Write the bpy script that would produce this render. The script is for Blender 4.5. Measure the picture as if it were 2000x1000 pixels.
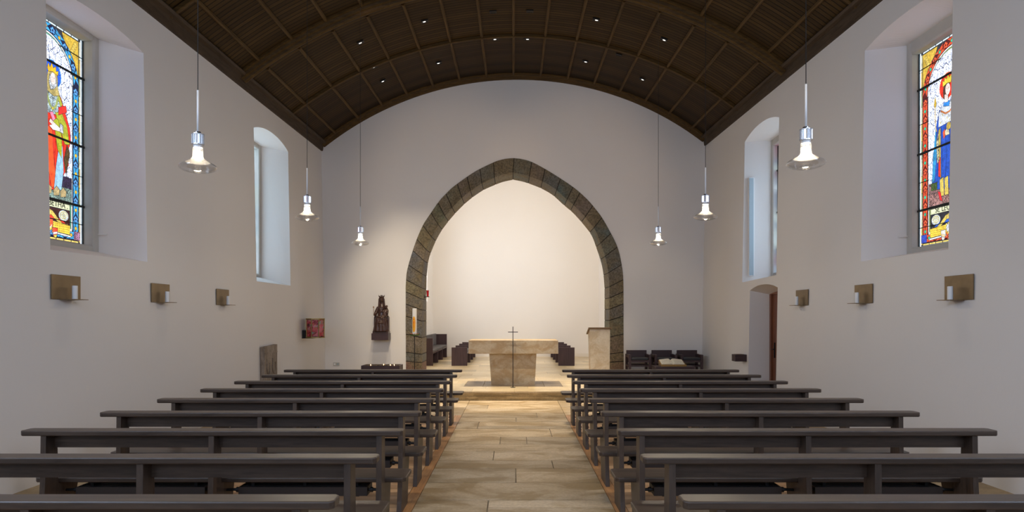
import bpy, bmesh, math, random
from mathutils import Vector, Matrix
random.seed(7)
PI = math.pi
for o in list(bpy.data.objects):
    bpy.data.objects.remove(o, do_unlink=True)
S = bpy.context.scene
COL = S.collection

# ------------------------------------------------------------------ camera
cam_d = bpy.data.cameras.new('camera'); cam = bpy.data.objects.new('camera', cam_d); COL.objects.link(cam)
cam.location = (0, 0, 1.67); cam.rotation_euler = (PI/2, 0, 0)
cam_d.sensor_width = 36; cam_d.lens = 24.0
cam_d.shift_x = -0.0015; cam_d.shift_y = 0.0595
cam_d.clip_start = 0.05; cam_d.clip_end = 200
S.camera = cam
# ------------------------------------------------------------------ view
S.view_settings.view_transform = 'Standard'; S.view_settings.look = 'None'
S.view_settings.exposure = 0.0; S.view_settings.gamma = 1.0; S.view_settings.use_curve_mapping = False
try:
    S.cycles.use_denoising = True
    S.cycles.max_bounces = 10; S.cycles.diffuse_bounces = 6; S.cycles.transparent_max_bounces = 16
    S.cycles.caustics_reflective = False; S.cycles.caustics_refractive = False
    S.cycles.sample_clamp_indirect = 6.0
except Exception:
    pass
# ------------------------------------------------------------------ world
W = bpy.data.worlds.new('sky'); S.world = W; W.use_nodes = True
W.node_tree.nodes['Background'].inputs[0].default_value = (0.55, 0.68, 1.0, 1)
W.node_tree.nodes['Background'].inputs[1].default_value = 0.6
# ------------------------------------------------------------------ lights
DAY = (0.57, 0.73, 1.0); WARM = (1.0, 0.83, 0.60); WARMW = (1.0, 0.84, 0.64)
def area(name, loc, look, sx, sy, power, col, spread=PI):
    l = bpy.data.lights.new(name, 'AREA'); l.shape = 'RECTANGLE'; l.size = sx; l.size_y = sy
    l.energy = power; l.color = col; l.spread = spread
    o = bpy.data.objects.new(name, l); COL.objects.link(o); o.location = loc
    o.rotation_euler = (Vector(look)-Vector(loc)).to_track_quat('-Z', 'Y').to_euler()
    return o
def spot(name, loc, look, power, col, ang, blend=0.6, r=0.04, parent=None):
    l = bpy.data.lights.new(name, 'SPOT'); l.energy = power; l.color = col; l.spot_size = math.radians(ang)
    l.spot_blend = blend; l.shadow_soft_size = r
    o = bpy.data.objects.new(name, l); COL.objects.link(o); o.location = loc
    o.rotation_euler = (Vector(look)-Vector(loc)).to_track_quat('-Z', 'Y').to_euler()
    if parent: o.parent = parent; o.matrix_parent_inverse = parent.matrix_world.inverted()
    return o
# daylight of the windows beside and behind the camera
for sx in (-1, 1):
    area('window_daylight', (sx*4.6, 2.3, 3.8), (0, 3.2, 2.2), 1.4, 2.6, 170 if sx < 0 else 115, DAY)
    area('window_daylight', (sx*4.6, -3.3, 3.8), (0, -1.0, 2.2), 1.4, 2.6, 170 if sx < 0 else 115, DAY)
area('window_daylight', (0, -5.8, 4.6), (0, 6, 3.0), 2.6, 2.6, 190, DAY)
# unseen ceiling spots added to brighten nave floor, altar front and arch wall
for (x, y, ax, ay, az, pw, an) in ((-0.4, 8.3, -0.3, 9.6, 0, 90, 60), (0.35, 8.3, 0.3, 9.6, 0, 90, 60), (-0.4, 4.0, -0.4, 5.5, 0, 230, 80), (0.35, 4.0, 0.4, 5.5, 0, 230, 80),
        (-2.9, 8.3, -2.6, 8.6, 0, 110, 70), (2.9, 8.3, 2.6, 8.6, 0, 110, 70), (-2.9, 3.6, -2.6, 4.2, 0, 110, 80), (2.9, 3.6, 2.6, 4.2, 0, 110, 80),
        (-0.9, 9.9, -0.3, 15.0, 0.7, 800, 20), (0.9, 9.9, 1.3, 15.0, 0.8, 800, 22), (-1.7, 10.0, -2.5, 17.0, 2.6, 900, 26), (-2.6, 9.9, -1.6, 17.1, 5.0, 190, 44), (2.6, 9.9, 1.6, 17.1, 5.0, 190, 44)):
    spot('added_fill_spot', (x, y, -0.30+math.sqrt(7.84**2-x*x)+0.014*x-0.02*(17.15-y)), (ax, ay, az), pw, WARM if az < 4.5 else (1.0, 0.66, 0.36), an, 0.8, 0.05)
# wash lights behind the chancel arch
area('chancel_wash_light', (-1.5, 18.4, 5.9), (-0.9, 24.0, 0.18), 1.6, 0.3, 70, WARMW)
area('chancel_wash_light', (1.7, 18.4, 5.9), (1.2, 24.0, 0.18), 1.6, 0.3, 70, WARMW)

# ------------------------------------------------------------------ helpers
def tag(o, label=None, cat=None, group=None, kind=None):
    if label: o['label'] = label
    if cat: o['category'] = cat
    if group: o['group'] = group
    if kind: o['kind'] = kind
    return o
def empty(name, loc=(0, 0, 0), label=None, cat=None, group=None, kind=None, rz=0):
    o = bpy.data.objects.new(name, None); COL.objects.link(o); o.location = loc; o.rotation_euler = (0, 0, rz)
    o.empty_display_size = 0.1
    return tag(o, label, cat, group, kind)
def kids(o): return [c for c in COL.objects if c.parent is o]
def copy_tree(o, parent=None):
    c = o.copy(); COL.objects.link(c); c.parent = parent
    for ch in kids(o): copy_tree(ch, c)
    return c
class MB:
    def __init__(s): s.v = []; s.f = []; s.c = []; s.cols = None
    def add(s, vs, fs, col=None):
        b = len(s.v); s.v += [tuple(v) for v in vs]; s.f += [tuple(i+b for i in f) for f in fs]
        s.c += [col]*len(fs); return s
    def box(s, x0, x1, y0, y1, z0, z1, col=None):
        if x0 > x1: x0, x1 = x1, x0
        if y0 > y1: y0, y1 = y1, y0
        return s.add([(x0,y0,z0),(x1,y0,z0),(x1,y1,z0),(x0,y1,z0),(x0,y0,z1),(x1,y0,z1),(x1,y1,z1),(x0,y1,z1)],
            [(0,3,2,1),(4,5,6,7),(0,1,5,4),(1,2,6,5),(2,3,7,6),(3,0,4,7)], col)
    def prism(s, poly, a0, a1, axis='x', col=None):
        """poly: list of 2D points; axis x -> (y,z); y -> (x,z); z -> (x,y)"""
        n = len(poly)
        def p(q, a):
            return {'x': (a, q[0], q[1]), 'y': (q[0], a, q[1]), 'z': (q[0], q[1], a)}[axis]
        vs = [p(q, a0) for q in poly]+[p(q, a1) for q in poly]
        fs = [tuple(range(n-1, -1, -1)), tuple(range(n, 2*n))]+[(i, (i+1) % n, n+(i+1) % n, n+i) for i in range(n)]
        return s.add(vs, fs, col)
    def hexa(s, a, b, col=None):
        """a, b: two quads (4 points each)"""
        return s.add(list(a)+list(b), [(3,2,1,0),(4,5,6,7),(0,1,5,4),(1,2,6,5),(2,3,7,6),(3,0,4,7)], col)
    def lathe(s, prof, n=24, c=(0, 0, 0), col=None, caps=True):
        vs = []; fs = []
        for (r, z) in prof:
            for i in range(n):
                a = 2*PI*i/n; vs.append((c[0]+r*math.cos(a), c[1]+r*math.sin(a), c[2]+z))
        for j in range(len(prof)-1):
            for i in range(n):
                k = (i+1) % n; fs.append((j*n+i, j*n+k, (j+1)*n+k, (j+1)*n+i))
        if caps:
            fs.append(tuple(range(n-1, -1, -1))); m = (len(prof)-1)*n; fs.append(tuple(range(m, m+n)))
        return s.add(vs, fs, col)
    def tube(s, pts, r, n=8, col=None):
        pts = [Vector(p) for p in pts]; m = len(pts)
        rs = r if isinstance(r, (list, tuple)) else [r]*m
        vs = []; fs = []; up = None
        for i, p in enumerate(pts):
            t = (pts[min(i+1, m-1)]-pts[max(i-1, 0)]).normalized()
            if up is None:
                up = Vector((0, 0, 1)) if abs(t.z) < 0.9 else Vector((1, 0, 0))
            a = t.cross(up).normalized(); b = t.cross(a).normalized(); up = a.cross(t).normalized()*1
            for k in range(n):
                w = 2*PI*k/n; q = p+a*math.cos(w)*rs[i]+b*math.sin(w)*rs[i]; vs.append(tuple(q))
        for j in range(m-1):
            for i in range(n):
                k = (i+1) % n; fs.append((j*n+i, j*n+k, (j+1)*n+k, (j+1)*n+i))
        fs.append(tuple(range(n-1, -1, -1))); fs.append(tuple(range((m-1)*n, m*n)))
        return s.add(vs, fs, col)
    def ball(s, c, r, n=16, m=10, col=None, rot=None):
        rx, ry, rz = r if isinstance(r, (tuple, list)) else (r, r, r)
        vs = []; fs = []
        for j in range(m+1):
            ph = PI*j/m
            for i in range(n):
                a = 2*PI*i/n
                v = Vector((rx*math.sin(ph)*math.cos(a), ry*math.sin(ph)*math.sin(a), rz*math.cos(ph)))
                if rot: v = rot @ v
                vs.append(tuple(v+Vector(c)))
        for j in range(m):
            for i in range(n):
                k = (i+1) % n; fs.append((j*n+i, (j+1)*n+i, (j+1)*n+k, j*n+k))
        return s.add(vs, fs, col)
    def build(s, name, mat, parent=None, smooth=False, bevel=0, seg=2, fix=True):
        me = bpy.data.meshes.new(name); me.from_pydata(s.v, [], s.f); me.update()
        if any(c is not None for c in s.c):
            at = me.color_attributes.new('Col', 'FLOAT_COLOR', 'CORNER')
            for p in me.polygons:
                c = s.c[p.index] or (1, 1, 1, 1)
                if len(c) == 3: c = (*c, 1)
                for li in p.loop_indices: at.data[li].color = c
        if fix:
            bm = bmesh.new(); bm.from_mesh(me); bmesh.ops.recalc_face_normals(bm, faces=bm.faces); bm.to_mesh(me); bm.free()
        if mat: me.materials.append(mat)
        if smooth: me.polygons.foreach_set('use_smooth', [True]*len(me.polygons))
        o = bpy.data.objects.new(name, me); COL.objects.link(o)
        if parent: o.parent = parent
        if bevel:
            b = o.modifiers.new('bevel', 'BEVEL'); b.width = bevel; b.segments = seg; b.limit_method = 'ANGLE'; b.angle_limit = math.radians(40)
        return o

# ------------------------------------------------------------------ materials
class NT:
    def __init__(s, name):
        s.m = bpy.data.materials.new(name); s.m.use_nodes = True; s.t = s.m.node_tree; s.n = s.t.nodes
        s.b = s.n['Principled BSDF']; s.out = s.n['Material Output']
    def node(s, ty, **kw):
        n = s.n.new(ty)
        for k, v in kw.items():
            if k.startswith('i_'):
                key = k[2:]; key = int(key) if key.isdigit() else key.replace('_', ' ')
                n.inputs[key].default_value = v
            else: setattr(n, k, v)
        return n
    def link(s, a, b): s.t.links.new(a, b)
    def coord(s, scale=(1, 1, 1), kind='Object', loc=(0, 0, 0)):
        tc = s.node('ShaderNodeTexCoord'); mp = s.node('ShaderNodeMapping')
        mp.inputs['Scale'].default_value = scale; mp.inputs['Location'].default_value = loc
        s.link(tc.outputs[kind], mp.inputs[0]); return mp.outputs[0]
    def noise(s, vec, scale=5, detail=5, rough=0.55, dist=0.0):
        n = s.node('ShaderNodeTexNoise'); n.inputs['Scale'].default_value = scale; n.inputs['Detail'].default_value = detail
        n.inputs['Roughness'].default_value = rough; n.inputs['Distortion'].default_value = dist
        if vec is not None: s.link(vec, n.inputs['Vector'])
        return n.outputs['Fac']
    def ramp(s, fac, stops):
        r = s.node('ShaderNodeValToRGB'); e = r.color_ramp.elements
        while len(e) < len(stops): e.new(0.5)
        for q, (p, c) in zip(e, stops): q.position = p; q.color = (*c, 1) if len(c) == 3 else c
        s.link(fac, r.inputs[0]); return r.outputs[0]
    def math(s, op, a, b=None, c=None):
        n = s.node('ShaderNodeMath', operation=op)
        for i, x in enumerate((a, b, c)):
            if x is None: continue
            if isinstance(x, (int, float)): n.inputs[i].default_value = x
            else: s.link(x, n.inputs[i])
        return n.outputs[0]
    def mix(s, fac, a, b, mode='MIX'):
        n = s.node('ShaderNodeMix', data_type='RGBA', blend_type=mode)
        for i, x in ((0, fac), (6, a), (7, b)):
            if isinstance(x, (int, float)): n.inputs[i].default_value = x
            elif isinstance(x, tuple): n.inputs[i].default_value = (*x, 1) if len(x) == 3 else x
            else: s.link(x, n.inputs[i])
        return n.outputs[2]
    def bump(s, h, strength=0.2, dist=0.01):
        n = s.node('ShaderNodeBump'); n.inputs['Strength'].default_value = strength; n.inputs['Distance'].default_value = dist
        s.link(h, n.inputs['Height']); s.link(n.outputs[0], s.b.inputs['Normal'])
    def color(s, c):
        if isinstance(c, tuple): s.b.inputs['Base Color'].default_value = (*c, 1) if len(c) == 3 else c
        else: s.link(c, s.b.inputs['Base Color'])
    def rough(s, r): s.b.inputs['Roughness'].default_value = r
    def metal(s, r): s.b.inputs['Metallic'].default_value = r

def plaster(name, col, bump=0.25):
    t = NT(name); v = t.coord()
    n1 = t.noise(v, 0.7, 3); c2 = tuple(x*0.955 for x in col)
    t.color(t.mix(n1, col, c2)); t.rough(0.9)
    t.bump(t.noise(v, 14, 6, 0.6), bump, 0.006); return t.m
M_PLASTER = plaster('wall_plaster', (0.80, 0.775, 0.762))
M_APSE = plaster('chancel_plaster', (0.86, 0.83, 0.79), 0.12)
def wood(name, c1, c2, axis='x', rough=0.45, scale=1.0, spec=0.5):
    t = NT(name); sc = {'x': (1.2, 14, 14), 'y': (14, 1.2, 14), 'z': (14, 14, 1.2)}[axis]
    v = t.coord(tuple(q*scale for q in sc))
    n = t.noise(v, 1.6, 7, 0.62, 0.6); n2 = t.noise(v, 7, 4, 0.6)
    f = t.math('MULTIPLY_ADD', n2, 0.35, t.math('MULTIPLY', n, 0.75))
    t.color(t.ramp(f, [(0.36, c1), (0.68, c2)])); t.rough(rough)
    t.b.inputs['Specular IOR Level'].default_value = spec
    t.bump(f, 0.12, 0.004); return t.m
PW1, PW2 = (0.028, 0.018, 0.0125), (0.074, 0.049, 0.034)
M_PEW_H = wood('pew_wood_long_grain', PW1, PW2, 'x', 0.38)
M_PEW_V = wood('pew_wood_upright_grain', PW1, PW2, 'z', 0.42)
M_FURN = wood('chancel_furniture_wood', (0.030, 0.014, 0.015), (0.062, 0.030, 0.030), 'z', 0.42, 0.8)
M_FURN_H = wood('chancel_furniture_wood_long', (0.030, 0.014, 0.015), (0.062, 0.030, 0.030), 'x', 0.42, 0.8)
M_DOOR = wood('door_wood', (0.13, 0.045, 0.022), (0.24, 0.09, 0.045), 'z', 0.4)
M_STRIP = wood('floor_border_wood', (0.30, 0.14, 0.055), (0.56, 0.30, 0.13), 'y', 0.4)
M_STAND = wood('book_stand_wood', (0.10, 0.055, 0.022), (0.20, 0.12, 0.05), 'x', 0.5)
def ceiling_mat():
    t = NT('ceiling_boards'); tc = t.node('ShaderNodeTexCoord'); sp = t.node('ShaderNodeSeparateXYZ'); t.link(tc.outputs['Object'], sp.inputs[0])
    q = t.math('DIVIDE', sp.outputs[1], 0.105); fr = t.math('FRACT', q); fl = t.math('FLOOR', q)
    d = t.math('ABSOLUTE', t.math('SUBTRACT', fr, 0.5)); gap = t.math('GREATER_THAN', d, 0.41)
    wn = t.node('ShaderNodeTexWhiteNoise', noise_dimensions='1D'); t.link(fl, wn.inputs['W'])
    v = t.coord((1.6, 22, 1.6)); n = t.noise(v, 1.4, 6, 0.6, 0.5)
    f = t.math('MULTIPLY_ADD', wn.outputs['Value'], 0.42, t.math('MULTIPLY', n, 0.75))
    c = t.ramp(f, [(0.30, (0.034, 0.0175, 0.004)), (0.85, (0.086, 0.047, 0.012))])
    v2 = t.coord(); n2 = t.noise(v2, 3.0, 5, 0.7); c = t.mix(t.math('MULTIPLY', n2, 0.45), c, (0.022, 0.014, 0.006))
    t.color(t.mix(gap, c, (0.004, 0.0025, 0.001))); t.rough(0.6); t.b.inputs['Specular IOR Level'].default_value = 0.12
    t.bump(t.math('SUBTRACT', 1.0, gap), 0.6, 0.006); return t.m
M_CEIL = ceiling_mat()
M_RIB = wood('ceiling_beam_wood', (0.040, 0.021, 0.006), (0.095, 0.053, 0.015), 'x', 0.55, 1.0, 0.15)
M_BATTEN = wood('ceiling_batten_wood', (0.050, 0.028, 0.008), (0.115, 0.066, 0.021), 'y', 0.55, 1.0, 0.15)
M_CORNICE = wood('cornice_wood', (0.040, 0.026, 0.016), (0.085, 0.058, 0.036), 'y', 0.6, 1.0, 0.15)
def attr(t):
    a = t.node('ShaderNodeAttribute'); a.attribute_name = 'Col'; return a
def limestone(name, base, stain, attrcol=True, grain=30, bump=0.25, sx=(0.8, 2.6, 1), rough=0.55, amt=0.75):
    t = NT(name); v = t.coord(sx)
    n = t.noise(v, 1.5, 7, 0.62, 0.8); v2 = t.coord(); g = t.noise(v2, grain, 5, 0.7)
    c = t.ramp(n, [(0.41, stain), (0.58, base)])
    if attrcol: c = t.mix(1.0, c, attr(t).outputs['Color'], 'MULTIPLY')
    c = t.mix(t.math('MULTIPLY', t.ramp(g, [(0.42, (1, 1, 1)), (0.6, (0, 0, 0))]), 0.36*amt), c, tuple(x*0.5 for x in stain))
    t.color(c); t.rough(rough); t.bump(g, bump, 0.004); return t.m
M_SLAB = limestone('aisle_limestone', (0.62, 0.50, 0.35), (0.38, 0.27, 0.14), rough=0.5, sx=(0.9, 1.7, 1))
M_PLAT = limestone('chancel_limestone', (0.80, 0.66, 0.44), (0.62, 0.49, 0.29), rough=0.32, bump=0.1)
M_STEP = limestone('step_limestone', (0.52, 0.38, 0.18), (0.32, 0.22, 0.09), rough=0.6, attrcol=False, sx=(1.2, 2, 5))
M_SIDEST = limestone('side_floor_stone', (0.40, 0.29, 0.16), (0.27, 0.19, 0.10), attrcol=False)
M_MORTAR = limestone('floor_mortar', (0.30, 0.25, 0.19), (0.20, 0.16, 0.12), attrcol=False)
M_ALTAR = limestone('altar_stone', (0.50, 0.42, 0.31), (0.40, 0.29, 0.17), attrcol=False, sx=(2, 2, 3), bump=0.12, rough=0.6, amt=0.5)
M_AMBO = limestone('lectern_stone', (0.60, 0.53, 0.43), (0.50, 0.40, 0.28), attrcol=False, sx=(2, 2, 2.4), bump=0.12, rough=0.65, amt=0.5)
M_DARKST = limestone('dark_floor_stone', (0.44, 0.35, 0.26), (0.34, 0.26, 0.18), attrcol=True, rough=0.45)
M_EPI = limestone('carved_slab_stone', (0.34, 0.27, 0.21), (0.19, 0.14, 0.10), attrcol=False, sx=(5, 5, 2), bump=0.7, grain=22)
def arch_mat():
    t = NT('arch_stone'); v = t.coord(); a = attr(t)
    g = t.noise(v, 26, 6, 0.72); big = t.noise(v, 2.2, 5, 0.6)
    c = t.mix(t.ramp(big, [(0.35, (0, 0, 0)), (0.65, (1, 1, 1))]), a.outputs['Color'], (0.27, 0.21, 0.12))
    c = t.mix(t.math('MULTIPLY', t.ramp(g, [(0.40, (1, 1, 1)), (0.58, (0, 0, 0))]), 0.6), c, (0.05, 0.04, 0.03))
    t.color(c); t.rough(0.9); t.bump(t.math('ADD', g, t.noise(v, 60, 3, 0.6)), 1.0, 0.03); return t.m
M_ARCH = arch_mat()
def boards_floor():
    t = NT('pew_floor_boards'); tc = t.node('ShaderNodeTexCoord'); sp = t.node('ShaderNodeSeparateXYZ'); t.link(tc.outputs['Object'], sp.inputs[0])
    q = t.math('DIVIDE', sp.outputs[1], 0.13); fr = t.math('FRACT', q); fl = t.math('FLOOR', q)
    gap = t.math('GREATER_THAN', t.math('ABSOLUTE', t.math('SUBTRACT', fr, 0.5)), 0.475)
    wn = t.node('ShaderNodeTexWhiteNoise', noise_dimensions='1D'); t.link(fl, wn.inputs['W'])
    v = t.coord((1.5, 18, 1)); n = t.noise(v, 1.5, 6, 0.6, 0.5)
    f = t.math('MULTIPLY_ADD', wn.outputs['Value'], 0.4, t.math('MULTIPLY', n, 0.6))
    c = t.ramp(f, [(0.25, (0.42, 0.24, 0.12)), (0.75, (0.66, 0.44, 0.26))])
    t.color(t.mix(gap, c, (0.12, 0.07, 0.04))); t.rough(0.4); return t.m
M_BOARDS = boards_floor()
def simple(name, col, rough=0.5, metal=0.0, var=0.0, scale=20, bump=0.0):
    t = NT(name); v = t.coord(); n = t.noise(v, scale, 4)
    c = t.mix(n, tuple(x*(1-var) for x in col), tuple(min(1, x*(1+var)) for x in col))
    t.color(c); t.rough(rough); t.metal(metal)
    if bump: t.bump(n, bump, 0.003)
    return t.m
def emis(name, col, strength, base=(0.8, 0.8, 0.8)):
    t = NT(name); t.color(base); v = t.coord(); n = t.noise(v, 8, 2)
    t.link(t.mix(n, tuple(x*0.97 for x in col), col), t.b.inputs['Emission Color'])
    t.b.inputs['Emission Strength'].default_value = strength; return t.m
M_BRASS = simple('aged_brass', (0.22, 0.155, 0.085), 0.5, 0.75, 0.35, 6, 0.1)
M_BLACK = simple('black_iron', (0.015, 0.014, 0.014), 0.5, 0.4, 0.1)
M_BLACKM = simple('black_plastic', (0.014, 0.013, 0.013), 0.5, 0, 0.1)
M_HEAT = simple('heater_enamel', (0.030, 0.021, 0.017), 0.5, 0.0, 0.08)
M_CHROME = simple('polished_metal', (0.72, 0.72, 0.74), 0.18, 1.0, 0.05)
M_WAX = simple('white_wax', (0.82, 0.80, 0.78), 0.5, 0, 0.02)
M_CUSH = simple('grey_cushion', (0.105, 0.095, 0.095), 0.9, 0, 0.1, 80, 0.2)
M_LEATHER = simple('black_leather', (0.020, 0.020, 0.024), 0.45, 0, 0.1, 60, 0.1)
M_WHITEP = simple('white_paint', (0.80, 0.80, 0.80), 0.4, 0, 0.02)
M_SPEAK = simple('speaker_grille', (0.36, 0.44, 0.49), 0.5, 0, 0.05, 200, 0.2)
M_FRAMEST = simple('window_stone_frame', (0.50, 0.48, 0.45), 0.85, 0, 0.08, 6, 0.3)
M_LEAD = simple('lead_bar', (0.012, 0.014, 0.012), 0.7, 0, 0.1)
M_STATUE = simple('dark_carved_wood', (0.052, 0.022, 0.013), 0.28, 0, 0.35, 14, 0.25)
M_GILT = simple('old_gilding', (0.30, 0.15, 0.05), 0.35, 0.4, 0.3)
M_REDGL = simple('red_glass', (0.45, 0.008, 0.012), 0.1, 0, 0.05)
M_ORANGE = simple('orange_wax_paint', (0.90, 0.42, 0.01), 0.5, 0, 0.05)
M_RED = simple('red_wax_paint', (0.75, 0.07, 0.02), 0.5, 0, 0.05)
M_LEAF = simple('wreath_leaves', (0.10, 0.15, 0.02), 0.7, 0, 0.6, 90)
M_BERRY = simple('wreath_berries', (0.55, 0.10, 0.06), 0.6, 0, 0.3)
M_PAPER = simple('book_paper', (0.80, 0.76, 0.64), 0.8, 0, 0.03)
M_PRINT = simple('book_print', (0.45, 0.42, 0.36), 0.8, 0, 0.1)
M_BOOKC = simple('book_cover', (0.35, 0.20, 0.05), 0.5, 0, 0.2)
M_CABLE = simple('red_cable', (0.16, 0.03, 0.02), 0.5, 0, 0.1)
M_BULB = emis('lamp_filament', (1.0, 0.88, 0.68), 60)
M_FLAME = emis('candle_flame', (1.0, 0.62, 0.22), 14)
M_SPOTGL = emis('spotlight_reflector', (1.0, 0.93, 0.82), 2.5)
M_DAYGL = emis('chancel_window_glass', (0.80, 0.88, 1.0), 5.0)
def thin_glass(name, frost=0.0):
    t = NT(name); tr = t.node('ShaderNodeBsdfTransparent'); tr.inputs[0].default_value = (0.97, 0.97, 0.97, 1)
    gl = t.node('ShaderNodeBsdfGlossy'); gl.inputs['Roughness'].default_value = 0.06
    lw = t.node('ShaderNodeLayerWeight'); lw.inputs[0].default_value = 0.32
    f = t.math('MULTIPLY_ADD', lw.outputs['Facing'], 0.75, 0.05)
    mx = t.node('ShaderNodeMixShader'); t.link(f, mx.inputs[0]); t.link(tr.outputs[0], mx.inputs[1]); t.link(gl.outputs[0], mx.inputs[2])
    res = mx.outputs[0]
    if frost:
        tl = t.node('ShaderNodeBsdfTranslucent'); tl.inputs[0].default_value = (0.95, 0.93, 0.9, 1)
        df = t.node('ShaderNodeBsdfDiffuse'); df.inputs[0].default_value = (0.9, 0.88, 0.85, 1)
        a = t.node('ShaderNodeAddShader'); t.link(tl.outputs[0], a.inputs[0]); t.link(df.outputs[0], a.inputs[1])
        m2 = t.node('ShaderNodeMixShader'); m2.inputs[0].default_value = frost
        t.link(res, m2.inputs[1]); t.link(a.outputs[0], m2.inputs[2]); res = m2.outputs[0]
    t.link(res, t.out.inputs[0]); return t.m
M_GLASS = thin_glass('clear_glass')
M_FROST = thin_glass('frosted_glass', 0.03)
def stained_mat():
    t = NT('stained_glass'); a = attr(t); v = t.coord()
    n = t.noise(v, 44, 3, 0.6, 1.2); soft = t.noise(v, 16, 4, 0.6)
    line = t.math('LESS_THAN', t.math('ABSOLUTE', t.math('SUBTRACT', n, 0.5)), 0.06)
    f = t.math('MULTIPLY', line, a.outputs['Alpha'])
    c = t.mix(1.0, a.outputs['Color'], t.ramp(soft, [(0.30, (0.55, 0.55, 0.55)), (0.62, (1, 1, 1))]), 'MULTIPLY')
    c = t.mix(f, c, t.mix(1.0, c, (0.07, 0.06, 0.06), 'MULTIPLY'))
    t.color((0.02, 0.02, 0.02)); t.rough(0.25)
    t.link(c, t.b.inputs['Emission Color']); t.b.inputs['Emission Strength'].default_value = 1.7; return t.m
M_STAIN = stained_mat()
def enamel_mat():
    t = NT('tabernacle_enamel'); v = t.coord((1, 1, 1)); vo = t.node('ShaderNodeTexVoronoi'); vo.inputs['Scale'].default_value = 26
    n = t.noise(v, 9, 5, 0.7, 2.0)
    mp = t.mix(0.25, v, n); t.link(mp, vo.inputs['Vector'])
    sep = t.node('ShaderNodeSeparateColor'); t.link(vo.outputs['Color'], sep.inputs[0])
    c = t.ramp(sep.outputs[0], [(0.0, (0.02, 0.01, 0.02)), (0.22, (0.28, 0.01, 0.02)), (0.5, (0.55, 0.05, 0.08)), (0.72, (0.62, 0.22, 0.26)), (0.88, (0.5, 0.06, 0.02)), (0.97, (0.10, 0.38, 0.34))])
    t.color(c); t.rough(0.25); t.bump(vo.outputs['Distance'], 0.5, 0.006); return t.m
M_ENAMEL = enamel_mat()
M_OLDGOLD = simple('tarnished_gold', (0.30, 0.20, 0.07), 0.35, 0.8, 0.25)

# ------------------------------------------------------------------ room shell
Y0, YF = -6.0, 17.15
def wx(z): return 4.72+0.0183*z                     # the nave walls lean out a little
def wall(side, openings):
    """openings: (y0, y1, zs0, zs1, zspring0, zspring1, rise, xb, inset_y, inset_z) splayed reveals"""
    m = MB(); sg = -1 if side == 'left' else 1; ZT = 7.0
    def P(y, z): return (sg*wx(z), y, z)
    cols = []; ops = sorted(openings, key=lambda o: o['y'][0])
    y = Y0; spans = []
    # vertical strips between the union of y intervals (door and window may share y)
    cuts = sorted({Y0, YF+0.0} | {c for o in ops for c in o['y']})
    N = 16
    for a, b in zip(cuts, cuts[1:]):
        here = sorted([o for o in ops if o['y'][0] <= a+1e-6 and o['y'][1] >= b-1e-6], key=lambda o: o['z0'])
        for i in range(N):
            u0, u1 = a+(b-a)*i/N, a+(b-a)*(i+1)/N
            lo = (0.0, 0.0)
            for o in here:
                h = (o['sill'](u0), o['sill'](u1))
                if h[0] > lo[0]+1e-4: m.add([P(u0, lo[0]), P(u1, lo[1]), P(u1, h[1]), P(u0, h[0])], [(0, 1, 2, 3)])
                lo = (o['top'](u0), o['top'](u1))
            m.add([P(u0, lo[0]), P(u1, lo[1]), P(u1, ZT), P(u0, ZT)], [(0, 1, 2, 3)])
    for o in ops:
        ya, yb = o['y']; fy, fz0, fz1, X = o['by'], o['bz0'], o['bz1'], o['bx']
        # reveal: rim points on the wall face -> points at the back
        K = 28; rim = []; back = []
        def bt(y):
            return fz1+o.get('brise', 0.0)*(1-((y-(fy[0]+fy[1])/2)/((fy[1]-fy[0])/2))**2)
        for i in range(K+1):
            t = i/K; yy = ya+(yb-ya)*t; yq = fy[0]+(fy[1]-fy[0])*t
            rim.append(P(yy, o['sill'](yy))); back.append((sg*X, yq, fz0))
        for i in range(K+1):
            t = 1-i/K; yy = ya+(yb-ya)*t; yq = fy[0]+(fy[1]-fy[0])*t
            rim.append(P(yy, o['top'](yy))); back.append((sg*X, yq, bt(yq)))
        n = len(rim)
        m.add(rim+back, [(i, (i+1) % n, n+(i+1) % n, n+i) for i in range(n)])
    # outer leaf
    XO = 6.0
    m.add([(sg*XO, Y0, 0), (sg*XO, YF+0.9, 0), (sg*XO, YF+0.9, ZT), (sg*XO, Y0, ZT)], [(0, 1, 2, 3)])
    m.add([P(Y0, ZT), P(YF, ZT), (sg*XO, YF, ZT), (sg*XO, Y0, ZT)], [(0, 1, 2, 3)])
    ob = m.build('wall_'+side, M_PLASTER, fix=False); tag(ob, kind='structure'); return ob
def opening(y, s0, s1, zsp0, zsp1, rise, by, bz0, bz1, bx, brise=0.0):
    ya, yb = y
    def sill(u): return s0+(s1-s0)*(u-ya)/(yb-ya)
    def top(u):
        t = (u-ya)/(yb-ya); q = 2*t-1
        return zsp0+(zsp1-zsp0)*t+rise*(1-abs(q)**2.2)
    return dict(y=y, sill=sill, top=top, z0=s0, by=by, bz0=bz0, bz1=bz1, bx=bx, brise=brise)
L1 = opening((7.02, 8.88), 2.36, 2.385, 5.08, 5.10, 0.09, (7.14, 8.72), 2.50, 5.22, 5.32)
L2 = opening((12.65, 14.58), 2.33, 2.34, 5.18, 5.20, 0.15, (12.80, 14.35), 2.50, 5.25, 5.32)
R1 = opening((7.48, 9.36), 2.41, 2.43, 5.30, 5.32, 0.10, (7.62, 9.20), 2.52, 5.33, 5.32)
R2 = opening((12.38, 14.22), 2.43, 2.39, 5.29, 5.31, 0.15, (12.55, 14.05), 2.50, 5.30, 5.32)
RD = opening((12.30, 13.75), -0.001, -0.001, 2.20, 2.20, 0.09, (12.30, 13.72), 0.0, 2.12, 5.16, 0.05)
wall('left', [L1, L2]); wall('right', [R1, R2, RD])
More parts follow.
